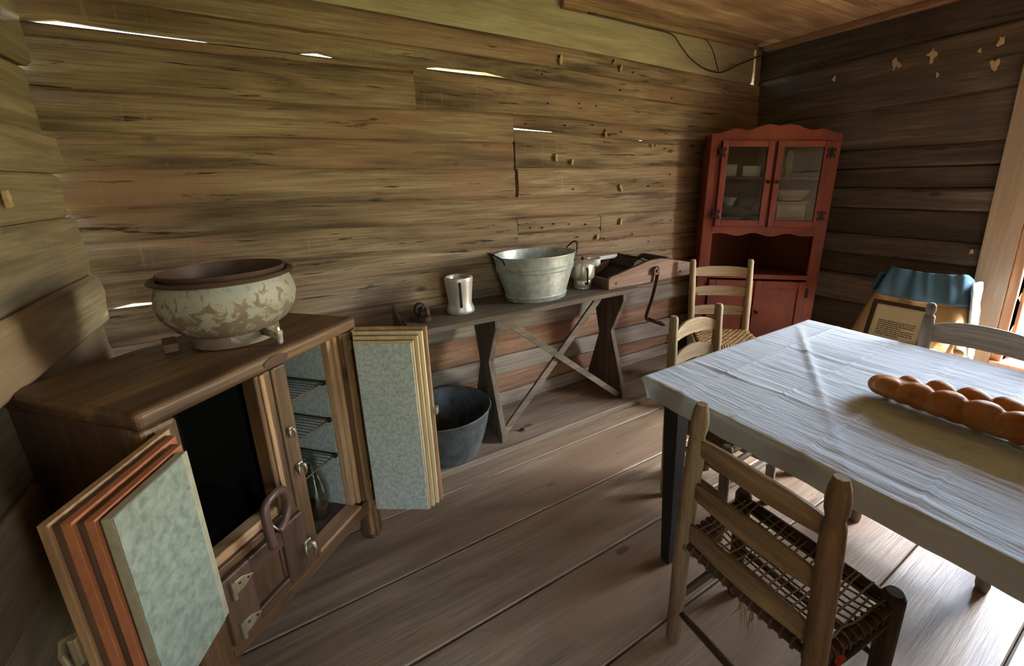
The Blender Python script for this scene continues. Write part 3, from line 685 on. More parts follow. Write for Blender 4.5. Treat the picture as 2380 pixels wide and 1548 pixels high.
# hand cranked mangle
mg = thing('mangle', 'hand-cranked wooden mangle overhanging the right end of the bench', 'mangle', (1.675, 1.985, BZ+.001))
sidep = [(.0,.0),(.725,.0),(.725,.085),(.70,.094),(.44,.146),(.34,.142),(.02,.076),(.0,.066)]
obj('side_board', MB().prism(sidep, 'y', -.022, 0), manglew('X'), mg, bevel=.003)
obj('side_board', MB().prism([(x, z+.0) for x, z in sidep], 'y', .238, .26), manglew('X'), mg, bevel=.003)
obj('end_board', MB().box(.0,.018,0,.238,0,.062), manglew('Y'), mg, bevel=.002)
obj('bottom_board', MB().box(.018,.20,0,.238,.002,.014), manglew('Y'), mg, bevel=.002)
DM = wood('mangle_roller','Y',c=('2a1a12','3e281c','54382a'),crack=.2,rough=.6)
for k, (rx, rz_) in enumerate(((.27,.098),(.53,.085))):
    mbr = MB(); nn = 24
    ring = [( .052*(1+.07*(i % 2))*math.cos(2*math.pi*i/nn), .052*(1+.07*(i % 2))*math.sin(2*math.pi*i/nn)) for i in range(nn)]
    mbr.prism([(rx+a, rz_+b) for a, b in ring], 'y', .004, .234)
    obj('roller', mbr, DM, mg, smooth=False)
sl = MB(); sl.M = Matrix.Translation((.40,0,.115)) @ Matrix.Rotation(R(22), 4, 'Y')
obj('guide_board', sl.box(-.12,.11,.004,.234,-.006,.006), DM, mg, bevel=.002)
sl = MB(); sl.M = Matrix.Translation((.155,0,.055)) @ Matrix.Rotation(R(-28), 4, 'Y')
obj('guide_board', sl.box(-.11,.11,.004,.234,-.005,.005), DM, mg, bevel=.002)
for px_ in (.058,.628): obj('peg_hole', MB().tube([(px_,-.0235,.034),(px_,-.021,.034)], .009, 12), BLACKP, mg)
crk = obj('crank_arm', MB().tube(smooth_path([(.385,-.042,.102),(.392,-.042,.06),(.375,-.044,-.02),(.345,-.046,-.11),(.312,-.048,-.18),(.298,-.048,-.222),(.31,-.048,-.245)]), .0155, 8, flat=.4), RUST, mg, smooth=True)
obj('crank_boss', MB().tube([(.378,-.022,.075),(.378,-.052,.075)], .026, 20), manglew('X'), crk, bevel=.002)
obj('crank_bolt', MB().tube([(.378,-.05,.075),(.378,-.062,.075)], .012, 6), RUST, crk)
obj('crank_handle', MB().tube([(.31,-.04,-.232),(.325,-.08,-.242),(.345,-.14,-.252),(.352,-.165,-.256)], [.009,.013,.014,.008], 10), iced('Y'), crk, smooth=True)

# tub on the floor
ft = thing('floor_tub', 'round dark galvanized tub on the floor under the bench, behind the open icebox door', 'washtub', (.628, 2.035, .031))
obj('tub_body', MB().lathe([(0,.006),(.165,.006),(.17,0),(.173,.006),(.176,.02),(.215,.15),(.232,.236),(.238,.245),(.24,.25),(.236,.254),(.23,.248),(.225,.236),(.21,.15),(.168,.014),(0,.012)], 56, cap0=False, cap1=False), GALVD, ft, smooth=True, auto=45)
obj('handle', MB().tube(smooth_path([(.228,-.045,.235),(.243,-.04,.215),(.247,0,.205),(.243,.04,.215),(.228,.045,.235)]), .004, 6), IRON, ft, smooth=True)
obj('residue', MB().lathe([(0,.016),(.17,.018)], 32, cap0=False), plain('rust_residue','4d3a2c',.9,c2='6a4f3a',scale=9), ft)
kp = obj('knot_plug', MB().lathe([(.012,0),(.016,.003),(.013,.010),(.006,.013)], 9), plain('dark_red_cap','4a1f1a',.5,c2='2b1512'), None); kp.location = (1.045,1.965,.0315); tag(kp, 'dark red scrap lying on the ledge board by the bench leg', 'scrap')

# ------------------------------------------------------------------ red corner cupboard
CA = math.atan2(-.52,.68); CW = .872
cup = thing('corner_cupboard', 'barn-red corner cupboard with scalloped crest and two glazed doors', 'cupboard', (2.70, 2.12, .0), CA)
cup.rotation_euler = (0, R(2.0), CA); cup.location = (2.672, 2.139, .028)
def cb(n, x0,x1,y0,y1,z0,z1, m=RED, bv=.004, par=cup): return obj(n, MB().box(x0,x1,y0,y1,z0,z1), m, par, bevel=bv)
cb('stile', 0,.078, 0,.022, 0,1.69); cb('stile', .79,CW, 0,.022, 0,1.69)
def crest(x): # scalloped outline
    pts = [(0,1.685),(.05,1.688),(.10,1.705),(.16,1.722),(.21,1.714),(.235,1.708),(.265,1.712),(.32,1.735),(.38,1.75),(.43,1.742),(.445,1.736),(.46,1.742),(.52,1.75),(.58,1.738),(.64,1.715),(.67,1.71),(.69,1.712),(.73,1.722),(.77,1.714),(.82,1.69),(.872,1.685)]
    return lerp_poly(pts, x)
poly = [(0,1.635)] + [(CW*k/60, crest(CW*k/60)) for k in range(61)] + [(CW,1.635)]
obj('crest_rail', MB().prism(poly, 'y', -.003, .022), RED, cup, bevel=.002)
low = [(.07,1.045)] + [(.79,1.045)] + [(.79-.72*k/48, .985-.012*math.sin(k/48*math.pi*6)*(1 if 8<k<40 else .5)) for k in range(49)]
obj('scalloped_rail', MB().prism(low, 'y', -.002, .022), RED, cup, bevel=.002)
cb('centre_stile', .425,.452, .002,.022, 1.03,1.64)
def glazed(x0, x1, knobx, hx):
    d = thing('glazed_door', None, None); d.parent = cup
    z0, z1, w = 1.045, 1.640, .042
    cb('door_stile', x0,x0+w,-.02,.002,z0,z1,par=d); cb('door_stile', x1-w,x1,-.02,.002,z0,z1,par=d)
    cb('door_rail', x0+w,x1-w,-.02,.002,z1-w,z1,par=d); cb('door_rail', x0+w,x1-w,-.02,.002,z0,z0+w+.004,par=d)
    cb('pane', x0+w-.004,x1-w+.004,-.011,-.008,z0+w-.002,z1-w+.004,GLASS,0,d)
    kb = obj('knob', MB().lathe([(.005,0),(.006,.01),(.013,.016),(.012,.024),(.004,.027)], 14), IRON, d, smooth=True); kb.location = (knobx,-.02,1.362); kb.rotation_euler = (R(90),0,0)
    for z in (1.56,1.13):
        s = 1 if hx > .4 else -1
        h = cb('hinge', hx-.006,hx+.006,-.03,-.018,z-.035,z+.035,IRON,.003,d)
        obj('hinge_leaf', MB().prism([(hx,z-.012),(hx+s*.022,z-.036),(hx+s*.030,z-.02),(hx+s*.012,z),(hx+s*.030,z+.02),(hx+s*.022,z+.036),(hx,z+.012)],'y',-.027,-.021), IRON, d)
        obj('hinge_leaf', MB().prism([(hx,z-.012),(hx-s*.022,z-.036),(hx-s*.030,z-.02),(hx-s*.012,z),(hx-s*.030,z+.02),(hx-s*.022,z+.036),(hx,z+.012)],'y',-.027,-.021), IRON, d)
glazed(.078,.428,.408,.076); glazed(.450,.802,.470,.806)
cb('counter_rail', .07,.80, -.012,.022, .655,.69)
# lower doors
def lower(x0, x1, knobx, hx):
    d = thing('panel_door', None, None); d.parent = cup
    z0, z1, w = .09, .642, .055
    cb('door_stile', x0,x0+w,-.018,.002,z0,z1,par=d); cb('door_stile', x1-w,x1,-.018,.002,z0,z1,par=d)
    cb('door_rail', x0+w,x1-w,-.018,.002,z1-w,z1,par=d); cb('door_rail', x0+w,x1-w,-.018,.002,z0,z0+w,par=d)
    cb('door_panel', x0+w-.004,x1-w+.004,-.006,.0,z0+w-.004,z1-w+.004,par=d,bv=.002)
    kb = obj('knob', MB().lathe([(.005,0),(.006,.01),(.013,.016),(.012,.024),(.004,.027)], 14), IRON, d, smooth=True); kb.location = (knobx,-.018,.40); kb.rotation_euler = (R(90),0,0)
    for z in (.56,.16): cb('hinge', hx-.008,hx+.008,-.024,-.012,z-.035,z+.035,IRON,.003,d)
lower(.084,.418,.39,.075); lower(.424,.792,.45,.80)
cb('base_rail', .0,CW, .0,.022, 0,.085)
# sides returning to the walls and the two back boards
E_ = Vector((math.cos(CA), math.sin(CA))); Nn = Vector((-E_.y, E_.x))
def cl(xw, yw):
    p = Vector((xw-2.70, yw-2.12)); return (p.dot(E_), p.dot(Nn))
bl = cl(2.82,2.27); br = cl(3.50,1.73); cc = cl(3.49,2.26)
def slab(n, p, q, t, z0, z1, m):
    p, q = Vector(p), Vector(q); d = (q-p).normalized(); u = Vector((-d.y, d.x))*t
    return obj(n, MB().prism([tuple(p),tuple(q),tuple(q+u),tuple(p+u)], 'z', z0, z1), m, cup)
slab('side_return', (.004,.02), bl, -.016, 0, 1.685, RED); slab('side_return', (CW-.004,.02), br, .016, 0, 1.685, RED)
slab('back_board', bl, cc, -.014, .02, 1.68, REDIN); slab('back_board', cc, br, -.014, .02, 1.68, REDIN)
shp = [(.012,.026),(CW-.012,.026),(br[0]-.015,br[1]),(cc[0],cc[1]-.02),(bl[0]+.015,bl[1])]
for i, z in enumerate((1.665, 1.378, 1.062, .655, .09)):
    obj('shelf' if 0 < i < 4 else 'panel', MB().prism(shp, 'z', z, z+.018), RED if i == 1 else REDIN, cup, bevel=.001)
def cupw(x, y, z):
    m = cup.matrix_basis
    return m @ Vector((x, y, z))
def dish(name, prof, label, cat, x, y, z, mat=ENAMEL, sx=1, sy=1, rz=0):
    o = obj(name, MB().lathe(prof, 36, (0,0,0), sx, sy, cap0=False, cap1=False), mat, None, smooth=True, auto=40)
    o.location = cupw(x,y,z+.0012); o.rotation_euler = (0,R(2.0),CA+rz); return tag(o, label, cat)
cprof = lambda r, h: [(0,.003),(r*.92,0),(r,.004),(r,h),(r*.95,h),(r*.94,.008),(0,.008)]
def tin(x, y, z, w, h, label):
    mb = MB(); rs = []
    for (sx_, zz) in ((.90,0),(1,.006),(1.02,h)):
        rs.append([(w/2*sx_*a, .03*sx_*b, zz) for a, b in ((-1,-1),(1,-1),(1,1),(-1,1))])
    o = obj('loaf_pan', mb.rings(rs), ENAMEL, None, bevel=.004); o.location = cupw(x,y,z+.0012); o.rotation_euler = (0,R(2.0),CA); tag(o, label, 'pan')
tin(.16,.085,1.396,.11,.085,'white enamel loaf pan on the upper cupboard shelf, nearer the door hinge')
tin(.325,.10,1.396,.125,.075,'white enamel loaf pan on the upper cupboard shelf, nearer the centre stile')
dish('enamel_bowl', [(0,.003),(.03,0),(.034,.012),(.05,.05),(.058,.062),(.056,.064),(.046,.05),(.03,.014),(0,.012)], 'small white enamel bowl standing on the dark pan in the cupboard', 'bowl', .235,.215,1.18)
dish('roasting_pan', [(0,.003),(.13,0),(.145,.006),(.15,.07),(.154,.074),(.150,.08),(.13,.096),(.1,.0985),(0,.0985)], 'dark grey lidded roasting pan on the lower cupboard shelf', 'pan', .29,.195,1.08, GALVD, .78, .43)
dish('saucepan', [(0,.003),(.045,0),(.052,.006),(.054,.05),(.057,.054),(.052,.054),(.048,.01),(0,.008)], 'small dull saucepan standing on the roasting pan in the cupboard', 'saucepan', .352,.165,1.18, GALVD)
dish('white_plate', [(0,.003),(.06,0),(.09,.010),(.115,.016),(.114,.019),(.088,.013),(.058,.005),(0,.006)], 'white plate at the front of the lower cupboard shelf', 'plate', .205,.075,1.08, ENAMEL, .9, .42)
PBOX = lambda ax: wood('pale_box_pine', ax, c=('a88a62','c6a97e','d6bd96'), crack=.1, var=.05, knots=False)
wbx = thing('wooden_box', 'pale wooden box with an overhanging lid in the right half of the cupboard', 'box', cupw(.635,.135,1.0815)); wbx.rotation_euler = (0,R(2.0),CA)
for (a,b,c,d) in ((-.095,.095,-.065,-.053),(-.095,.095,.053,.065),(-.095,-.083,-.053,.053),(.083,.095,-.053,.053)): obj('box_side', MB().box(a,b,c,d,0,.125), PBOX('X'), wbx, bevel=.002)
for a in (-.097,.077): obj('corner_batten', MB().box(a,a+.02,-.07,-.064,0,.125), PBOX('Z'), wbx, bevel=.001)
obj('lid', MB().box(-.125,.125,-.082,.08,.125,.142), PBOX('X'), wbx, bevel=.003)
dbw = obj('dough_bowl', MB().lathe([(0,.004),(.55,0),(.7,.006),(.95,.06),(1.0,.078),(.96,.080),(.88,.06),(.62,.016),(0,.012)], 40, (0,0,0), .125, .075, cap0=False, cap1=False), PBOX('X'), None, smooth=True, auto=50)
dbw.location = cupw(.66,.14,1.2255); dbw.rotation_euler = (0,R(2.0),CA); tag(dbw, 'oval carved dough bowl on the lid of the pale wooden box', 'bowl')
brd = obj('bread_board', MB().prism([(-.022,0),(.022,0),(.022,.17),(.012,.195),(-.012,.195),(-.022,.17)], 'y', -.006, .006), PBOX('Z'), None, bevel=.003)
brd.location = cupw(.635,.20,1.3972); brd.rotation_euler = (R(-4),R(2.0),CA); tag(brd, 'narrow pale board standing on the upper cupboard shelf', 'board')

# ------------------------------------------------------------------ table, cloth, bread
TX0, TX1, TY0, TY1, TZ = 1.035, 2.075, -.26, .985, .748
tb = thing('table', 'rectangular kitchen table with dark square legs under a pale cloth', 'table', (TX0, TY0, 0))
tw, tl = TX1-TX0, TY1-TY0
obj('tabletop', MB().box(0,tw,0,tl,TZ-.03,TZ), wood('table_wood','Y',c=('5a4030','74543e','8a6a50'),crack=.1), tb, bevel=.003)
for (x, y) in ((.03,tl-.10),(tw-.09,tl-.10),(.03,.05),(tw-.09,.05)):
    rs = [[(x+.03-s, y+.03-s, z),(x+.03+s, y+.03-s, z),(x+.03+s, y+.03+s, z),(x+.03-s, y+.03+s, z)] for s, z in ((.02,0),(.031,TZ-.03))]
    obj('leg', MB().rings(rs), DARKLEG, tb, bevel=.003)
for (x0,x1,y0,y1) in ((.04,tw-.05,tl-.085,tl-.06),(.045,.07,.06,tl-.06),(tw-.07,tw-.045,.06,tl-.06),(.04,tw-.05,.06,.085)):
    obj('apron_rail', MB().box(x0,x1,y0,y1,TZ-.11,TZ-.03), DARKLEG, tb, bevel=.002)
# cloth
def ctop(x, y):
    h = 0
    wr = noise.noise(Vector((x*34 + 2.2*noise.noise(Vector((x*3,y*2,1))), y*3.4, 3)))
    band = .5+.5*noise.noise(Vector((x*2.3, y*5.2, 8)))
    h += .0040*wr*band
    h += .0020*noise.noise(Vector((x*70, y*8, 5)))*band
    h += .0016*noise.noise(Vector((x*7, y*7, 2)))
    for yc in (.86,.66,.455,.25,.045,-.16):
        h += .0048*math.exp(-((y-yc-.012*math.sin(x*3+yc*9))/.0055)**2)
    for xc in (1.27,1.68):
        h += .0036*math.exp(-((x-xc-.01*math.sin(y*4))/.0045)**2)
    # a long pulled fold
    d = (x-1.95)*.55 + (y-.95)*(-.83); 
    h += .006*math.exp(-((d+.02)/.012)**2) * max(0, min(1, (y-.3)*2.5)) * max(0,min(1,(1-y)*6))
    return h
NX, NY = 120, 150
cx0, cx1, cy0, cy1 = TX0-.02, TX1+.02, TY0-.02, TY1+.022
vs_, fs_ = [], []
for j in range(NY+1):
    for i in range(NX+1):
        x = cx0+(cx1-cx0)*i/NX; y = cy0+(cy1-cy0)*j/NY
        ed = min(i, NX-i, j, NY-j)
        vs_.append((x, y, TZ+.0055+ctop(x,y)*min(1,ed/3) - (.0035 if ed == 0 else 0)))
for j in range(NY):
    for i in range(NX): fs_.append((j*(NX+1)+i, j*(NX+1)+i+1, (j+1)*(NX+1)+i+1, (j+1)*(NX+1)+i))
loop = [i for i in range(NX+1)] + [j*(NX+1)+NX for j in range(1,NY+1)] + [NY*(NX+1)+i for i in range(NX-1,-1,-1)] + [j*(NX+1) for j in range(NY-1,0,-1)]
prev = loop
mx, my = (cx0+cx1)/2, (cy0+cy1)/2
for r_i, (dz, ins) in enumerate(((.012,.001),(.026,.008),(.045,.014),(.064,.018),(.080,.020))):
    cur = []
    for q, vi in enumerate(loop):
        x, y, z = vs_[vi]
        wv = .003*math.sin(q*.35)+.004*nz(q*.11, r_i*.4)
        tx = x + (1 if x < cx0+.001 else -1 if x > cx1-.001 else 0)*(ins+wv*.7)
        ty = y + (1 if y < cy0+.001 else -1 if y > cy1-.001 else 0)*(ins+wv*.7)
        vs_.append((tx, ty, TZ+.002-dz+.003*nz(q*.05, 3))); cur.append(len(vs_)-1)
    n_ = len(loop)
    for q in range(n_): fs_.append((prev[q], cur[q], cur[(q+1)%n_], prev[(q+1)%n_]))
    prev = cur
cl_mb = MB().add(vs_, fs_)
tc_ = obj('tablecloth', cl_mb, TCLOTH, None, smooth=True); tag(tc_, 'creased pale blue cotton cloth covering the kitchen table', 'tablecloth')

# braided loaf
mb = MB(); rnd = random.Random(3)
bl_len, y_top = .62, .520
bcx = 1.512
def blob(c, rad, rz, tilt=0):
    m2 = MB(); m2.M = Matrix.Translation(c) @ Matrix.Rotation(rz, 4, 'Z') @ Matrix.Rotation(tilt, 4, 'X'); m2.ell((0,0,0), rad, 16, 10)
    mb.v_off = len(mb.v); b = len(mb.v); mb.v += m2.v; mb.f += [[b+i for i in f] for f in m2.f]
nseg = 8
for k in range(14):
    t = k/13; y = y_top-.05-(bl_len-.1)*t
    w = .064*(1-.35*abs(2*t-1)**3)
    mb.M = None; blob((bcx, y, TZ+.008+.034), (w, .045, .034), 0)
for k in range(nseg):
    t = (k+.3)/nseg; y = y_top-.035-(bl_len-.07)*t
    s = 1-.25*abs(2*t-1)**3
    blob((bcx-.036*s, y, TZ+.008+.052*s+.006), (.034*s,.047*s,.034*s), R(38)); blob((bcx+.036*s, y-.034, TZ+.008+.052*s+.006), (.034*s,.047*s,.034*s), R(-38))
blob((bcx, y_top-.03, TZ+.042), (.045,.034,.030), 0); blob((bcx, y_top-bl_len+.03, TZ+.042), (.04,.034,.030), 0)
br_ = obj('braided_loaf', mb, BREAD, None, smooth=True)
rm = br_.modifiers.new('remesh','REMESH'); rm.mode = 'VOXEL'; rm.voxel_size = .0042; rm.use_smooth_shade = True
sm = br_.modifiers.new('smooth','SMOOTH'); sm.factor = .5; sm.iterations = 4
tag(br_, 'long golden braided loaf of bread lying on the tablecloth', 'bread')

# ------------------------------------------------------------------ chairs
def chair(name, label, loc, rz, wb_b, wb_t, wf, dep, H, seat, slats, wm, fm, finial=None, r=.02, lean=.0, slat_arch=.0, slat_h=.055, rungs=(.10,.24), group=None, rung_m=None):
    c = thing(name, label, 'chair', loc, rz, group); rung_m = rung_m or fm
    hb = lambda z: (wb_b+(wb_t-wb_b)*z/H)/2
    yb = lambda z: -lean*max(0,(z-seat))/(H-seat)
    for s in (-1,1):
        zs = [0,.02,.10,.25,seat,seat+.2,H-.16,H-.11]
        rr = [r*.8,r*.95,r,r*1.02,r*1.05,r*1.08,r*1.08,r*1.0]
        if finial == 'turned': zs += [H-.100,H-.092,H-.075,H-.05,H-.02,H]; rr += [r*.86,r*.82,r*1.0,r*1.05,r*.9,r*.62]
        elif finial == 'knob': zs += [H-.055,H-.05,H-.043,H-.030,H-.012,H]; rr += [r*.9,r*.62,r*.6,r*.85,r*.8,r*.4]
        else: zs += [H-.012,H]; rr += [r*.95,r*.7]
        obj('back_post', MB().tube([(s*hb(z), yb(z), z) for z in zs], rr, 12), wm('Z'), c, smooth=True, auto=50)
        fz = [0,.02,.12,seat-.05,seat+.012,seat+.026]; fr_ = [r*.78,r*.95,r,r*1.1,r*1.12,r*.8]
        obj('front_post', MB().tube([(s*wf/2, dep, z) for z in fz], fr_, 12), fm('Z'), c, smooth=True, auto=50)
    for (z, hh, arch) in slats:
        n = 12; rs = []
        w = hb(z)-r*.3
        for k in range(n+1):
            t = -1+2*k/n; x = w*t; bow = -.018*(1-t*t)
            zt = z+hh/2+arch*(1-t*t)-.012*abs(t)**4; zb = z-hh/2+arch*.45*(1-t*t)+.004*abs(t)**4
            y = yb(z)+bow
            rs.append([(x,y-.006,zb),(x,y+.006,zb),(x,y+.006,zt),(x,y-.006,zt)])
        obj('slat', MB().rings(rs), wm('X'), c, bevel=.002)
    def rung(p, q, rr=.0105): 
        p, q = Vector(p), Vector(q)
        return obj('rung', MB().tube([p, p.lerp(q,.12), p.lerp(q,.5), p.lerp(q,.88), q], [rr*.75,rr,rr*1.15,rr,rr*.75], 9), rung_m('X' if abs(p.x-q.x) > abs(p.y-q.y) else 'Y'), c, smooth=True)
    for z in rungs:
        for s in (-1,1): rung((s*hb(z),0,z),(s*wf/2,dep,z))
        rung((-wf/2,dep,z+.03),(wf/2,dep,z+.03))
    rung((-hb(.13),0,.13),(hb(.13),0,.13))
    # seat rails
    for s in (-1,1): rung((s*hb(seat),0,seat-.012),(s*wf/2,dep,seat-.012),.0135)
    rung((-hb(seat),0,seat-.005),(hb(seat),0,seat-.005),.0135); rung((-wf/2,dep,seat-.005),(wf/2,dep,seat-.005),.0135)
    return c, hb
# near chair with a worn cord seat
ca, hb = chair('ladderback_chair', 'ladderback chair with a broken net cord seat pushed against the near side of the table', (.872, .496, 0), R(-92.5), .405, .345, .42, .30, .835, .395,
   [(.715,.058,.012),(.58,.058,.012),(.445,.06,.012)], chairw, chaird, 'turned', .023, -.02, rungs=(.17,.335), rung_m=chaird)
mb = MB(); rnd = random.Random(11); seat = .395
for k in range(13):
    t = (k+.5)/13; sag = .010+.012*math.sin(math.pi*t)
    ps = []
    for j in range(9):
        u = j/8; w = (hb(seat)*(1-t)+.21*t)
        ps.append((-w+2*w*u, .005+.295*t+.006*rnd.uniform(-1,1), seat+.006-4*sag*u*(1-u)*.8-.004))
    mb.tube(ps, .0028, 5)
for k in range(17):
    u = (k+.5)/17; x0 = -hb(seat)+2*hb(seat)*u; x1 = -.21+.42*u + rnd.uniform(-.015,.015)
    ps = [(x0+(x1-x0)*j/8+.003*rnd.uniform(-1,1), .305*j/8, seat+.008-4*.016*(j/8)*(1-j/8)*math.sin(math.pi*min(1,max(0,u)))) for j in range(9)]
    mb.tube(ps, .0026, 5)
obj('cord_net', mb, ROPE, ca)['kind'] = 'stuff'
mb = MB()
for s in (-1,1):
    for k in range(9):
        t = .08+.75*k/9; w = (hb(seat)*(1-t)+.21*t); y = .305*t
        mb.tube([(s*w+.0165*math.cos(a), y+.002*math.sin(a*.5), seat-.012+.0165*math.sin(a)) for a in [2*math.pi*q/12 for q in range(12)]], .0032, 5, closed=True)
for k in range(14):
    x = -.17+.34*k/13
    for yy in (0.0,):
        mb.tube([(x, yy+.0165*math.cos(a), seat-.005+.0165*math.sin(a)) for a in [2*math.pi*q/12 for q in range(12)]], .003, 5, closed=True)
obj('cord_wraps', mb, ROPED, ca)['kind'] = 'stuff'
mb = MB()
for k in range(10):
    x = .02+.02*rnd.uniform(-1,1); mb.tube([(x,.01,seat-.02),(x+.01*rnd.uniform(-1,1),.0,seat-.05),(x+.02*rnd.uniform(-1,1),-.005,seat-.075-.03*rnd.random())], [.002,.0015,.0006], 4)
obj('frayed_ends', mb, ROPE, ca)['kind'] = 'stuff'
tp = obj('red_tape', MB().tube([(.1925,.07,.335),(.1950,.105,.335)], .0135, 12), plain('orange_red_tape','d2452a',.6), ca, smooth=True); tp['label'] = 'orange-red tape wound round a rung'

# chair by the cupboard with a rush seat
cbh, hb2 = chair('ladderback_chair', 'plain ladderback chair with a woven rush seat in front of the red cupboard', (2.442, 1.737, 0), R(140), .345, .36, .40, .335, .895, .415,
   [(.815,.066,.0),(.685,.066,0),(.555,.066,0)], chairp, chairp, None, .020, .03, rungs=(.12,.27))
mb = MB(); seat = .425; rows_n, cols_n = 15, 11
for j in range(rows_n):
    t = (j+.5)/rows_n; w = hb2(seat)*(1-t)+.2*t
    for i in range(cols_n):
        u = (i+(.5 if j % 2 else 0)+.25)/(cols_n+.5)
        mb.ell((-w+2*w*u, .335*t, seat-.006*math.sin(math.pi*u)), (w/cols_n*1.15, .335/rows_n*.58, .009), 7, 4)
mb.box(-.175,.175,.0,.335,seat-.02,seat-.006)
obj('rush_seat', mb, RUSH, cbh, smooth=True)['kind'] = 'stuff'
mb = MB()
for k in range(26):
    x = -.19+.38*k/25; mb.tube([(x+.004*nz(k*1.7), .335+.0165*math.cos(a), seat-.012+.018*math.sin(a)) for a in [2*math.pi*q/8 for q in range(8)]], .0075, 5, closed=True)
obj('seat_wrapping', mb, RUSH, cbh, smooth=True)['kind'] = 'stuff'

# chair tucked under the far end
cc_, hb3 = chair('ladderback_chair', 'ladderback chair with arched slats tucked under the far end of the table', (1.508, 1.178, 0), R(182), .315, .305, .35, .30, .865, .40,
   [(.765,.050,.032),(.645,.050,.032),(.525,.05,.03)], chairp, chairg, None, .0195, .0, rungs=(.10,.20,.30))
mb = MB()
for k in range(22):
    t = (k+.5)/22; w = hb3(.4)*(1-t)+.175*t; mb.tube([(-w,.30*t,.402),(0,.30*t,.396),(w,.30*t,.402)], .0066, 6)
obj('splint_seat', mb, RUSH, cc_, smooth=True)['kind'] = 'stuff'
# chair on the far side
cd_, hb4 = chair('ladderback_chair', 'worn grey ladderback chair with knob finials on the window side of the table', (2.215, .432, 0), R(91), .345, .34, .39, .31, .905, .40,
   [(.785,.085,.018),(.64,.07,.015),(.51,.07,.015)], chairg, chairg, 'knob', .021, .0, rungs=(.10,.24))
mb = MB()
for k in range(22):
    t = (k+.5)/22; w = hb4(.4)*(1-t)+.195*t; mb.tube([(-w,.31*t,.402),(0,.31*t,.396),(w,.31*t,.402)], .0068, 6)
obj('splint_seat', mb, RUSH, cd_, smooth=True)['kind'] = 'stuff'

# ------------------------------------------------------------------ draped chair and sign by the window
ch_e = thing('low_chair', 'low pine chair mostly hidden under the blue and tan garment by the window', 'chair', (3.30, .965, 0), R(90))
for s in (-1,1):
    obj('back_post', MB().tube([(s*.185,0,0),(s*.185,0,.40),(s*.185,-.056,.80)], .018, 10), chairp('Z'), ch_e, smooth=True)
    obj('front_post', MB().tube([(s*.235,.33,0),(s*.235,.33,.42),(s*.235,.33,.45)], [.02,.02,.012], 10), chairp('Z'), ch_e, smooth=True)
    if s < 0: obj('arm', MB().tube(smooth_path([(s*.19,-.01,.50),(s*.25,.15,.515),(s*.29,.27,.50),(s*.305,.335,.485)]), [.018]*5+[.02]*5+[.024]*5+[.02], 10), chairp('Y'), ch_e, smooth=True)
obj('seat', MB().prism([(-.19,-.01),(.19,-.01),(.245,.35),(-.245,.35)], 'z', .405, .438), chairp('Y'), ch_e, bevel=.004)
obj('top_rail', MB().box(-.19,.19,-.068,-.046,.72,.80), chairp('X'), ch_e, bevel=.006)
obj('stretcher', MB().tube([(-.235,.33,.2),(.235,.33,.2)], .012, 8), chairp('X'), ch_e, smooth=True)
# garment: surface param u across (0 left seen from the room .. 1), v from behind the rail over the top and down the front
dr_ = thing('garment', 'blue and tan cotton dress draped over the low chair beside the window', 'garment', (3.30, .965, 0), R(90))
def drape(u, v):
    # local: x across (+x = towards +... ), y forward into the room, z up ; v: 0 back hem,.25 top,1 front hem
    t = max(0, (v-.25)/.75)
    half = .20+.018*math.sin(math.pi*t)+.095*t**1.2
    side = (u-.5)*2
    sagtop = -.022*(1-side*side)
    if v < .25:
        q = v/.25; y = -.098+.012*q; z = .50+(.845-.50)*q+sagtop*q; 
    else:
        y = -.030+.27*t**1.25; z = .848+sagtop*(1-t)-.44*t**1.05
    x = half*side
    fold = .007*nz(side*5+t*2, t*3, 14) + math.sin(side*9+3*t)*.010*t + .014*nz(side*2.4+t*1.4, t*1.6, 4) + .006*nz(side*6+3*t, t*2.5, 9)
    if abs(side) > .86:                       # falls away round the posts
        k = (abs(side)-.86)/.14; y -= .20*k*(.35+.65*t); z -= .05*k*k; x = math.copysign(half*.86+ .05*k*half/.3, side)
    return (x, y+fold*(.3 if v < .25 else 1), z)
def drape_part(name, v0, v1, mat, nu=48, nv=14, off=0.0):
    rs = [[Vector(drape(i/nu, v0+(v1-v0)*j/nv))+Vector((0,off,0)) for i in range(nu+1)] for j in range(nv+1)]
    o = obj(name, MB().rings(rs, ringclosed=False), mat, dr_, smooth=True)
    sd = o.modifiers.new('thickness','SOLIDIFY'); sd.thickness = .003; sd.offset = 0
    return o
drape_part('blue_yoke', 0, .56, BLUEC, nv=24); drape_part('tan_skirt', .56, .965, TANC, nv=18); drape_part('navy_hem', .965, 1.03, NAVYC, nv=4)
# sleeve hanging at the window side
sv = [[(-.235-.012*math.cos(a)*1.2-.05*t, -.03+.07*math.sin(a)*(1-.1*t)+.06*t, .80-.40*t) for a in [2*math.pi*k/14 for k in range(14)]] for t in [j/10 for j in range(11)]]
obj('sleeve', MB().rings([[Vector(p)+Vector((.006*nz(i*1.3,j*.6), .004*nz(i*.9,j*.8),0)) for i, p in enumerate(r_)] for j, r_ in enumerate(sv)]), cloth_mat('window_lit_sleeve','8ba6c2','a9bdd2'), dr_, smooth=True)  # paler copy of the blue cotton, window light put into the colour
sv = [[(.225+.02*math.cos(a)+.05*t, -.07+.035*math.sin(a)-.02*t, .79-.13*t) for a in [2*math.pi*k/12 for k in range(12)]] for t in [j/6 for j in range(7)]]
obj('sleeve', MB().rings([[Vector(p)+Vector((.006*nz(i*1.3,j*.6+9), .004*nz(i*.9,j*.8+4),0)) for i, p in enumerate(r_)] for j, r_ in enumerate(sv)]), BLUEC, dr_, smooth=True)
sg = thing('framed_sign', 'dark framed card with lines of print leaning on the tan garment', 'sign', (2.99, .968, .4405), R(-90))
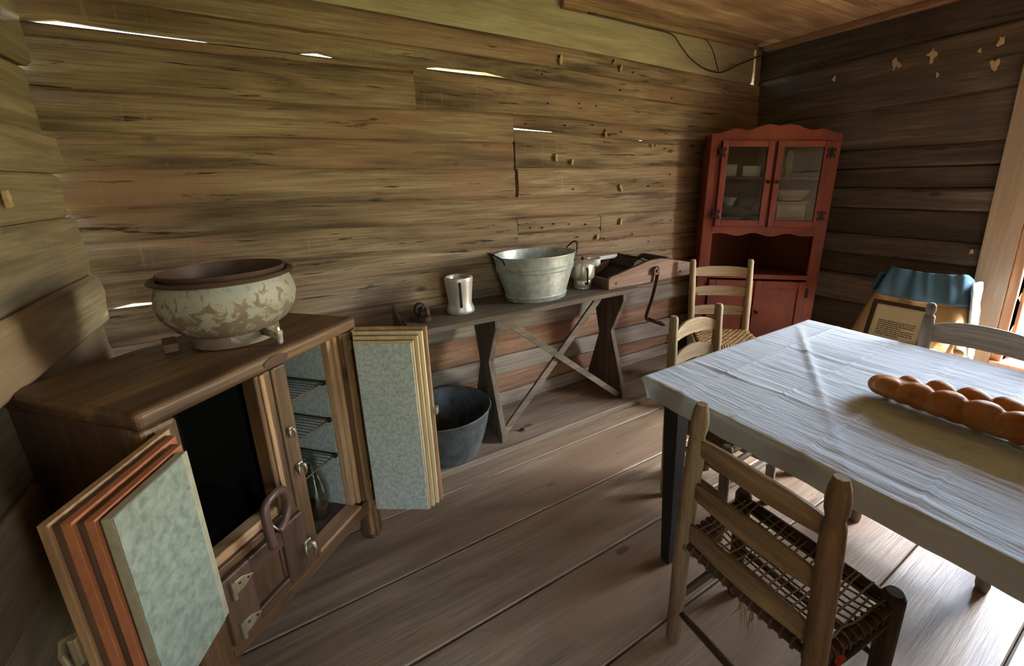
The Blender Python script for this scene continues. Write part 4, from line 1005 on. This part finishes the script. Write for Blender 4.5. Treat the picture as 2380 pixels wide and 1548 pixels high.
sg.rotation_euler = (R(-20), 0, R(-90))
def sb(n, x0,x1,y0,y1,z0,z1,m,bv=.003,par=sg): return obj(n, MB().box(x0,x1,y0,y1,z0,z1), m, par, bevel=bv)
SW, SH = .285, .245
sb('frame_rail', -SW/2,SW/2,-.012,.012,0,.024,FRAMEB); sb('frame_rail', -SW/2,SW/2,-.012,.012,SH-.024,SH,FRAMEB)
sb('frame_stile', -SW/2,-SW/2+.024,-.012,.012,.024,SH-.024,FRAMEB); sb('frame_stile', SW/2-.024,SW/2,-.012,.012,.024,SH-.024,FRAMEB)
card = sb('card', -SW/2+.022,SW/2-.022,-.002,.004,.022,SH-.022,PAPER,0)
mb = MB(); rnd = random.Random(5)
for li in range(8):
    z = .125-.0120*li; x = -.088; end = .092 if li not in (3,7) else .03
    while x < end:
        w = rnd.choice((.006,.010,.014,.018)); mb.box(x, min(x+w,end), -.0032,-.0018, z, z+.0042); x += w+.0035
obj('printed_text', mb, INK, card)

# ------------------------------------------------------------------ loose cable in the corner
cab = obj('cable', MB().tube(smooth_path([(1.75,2.268,2.362),(2.2,2.266,2.352),(2.45,2.270,2.345),(2.55,2.276,2.29),(2.66,2.280,2.225),(2.80,2.284,2.18),(2.94,2.286,2.165),(3.05,2.286,2.18),(3.2,2.284,2.24),(3.45,2.28,2.325),(3.50,2.27,2.33)]), .0045, 6), BLACKP, None, smooth=True)
tag(cab, 'dark loose electric cable sagging below the ceiling at the corner', 'cable')
cab2 = obj('cable', MB().tube(smooth_path([(2.80,2.268,2.36),(2.88,2.272,2.30),(2.93,2.276,2.23),(2.96,2.274,2.172)]), .004, 6), BLACKP, None, smooth=True)
tag(cab2, 'short dark cable dropping from the ceiling to the sagging cable', 'cable')

for o in (ca, cbh, cc_, cd_): o['group'] = 'ladderback chairs of the kitchen'
for o in (cab, cab2): o['group'] = 'loose cables under the ceiling'
for o in COL.objects:
    if o.get('category') == 'pan' and o.name.startswith('loaf_pan'): o['group'] = 'loaf pans in the cupboard'
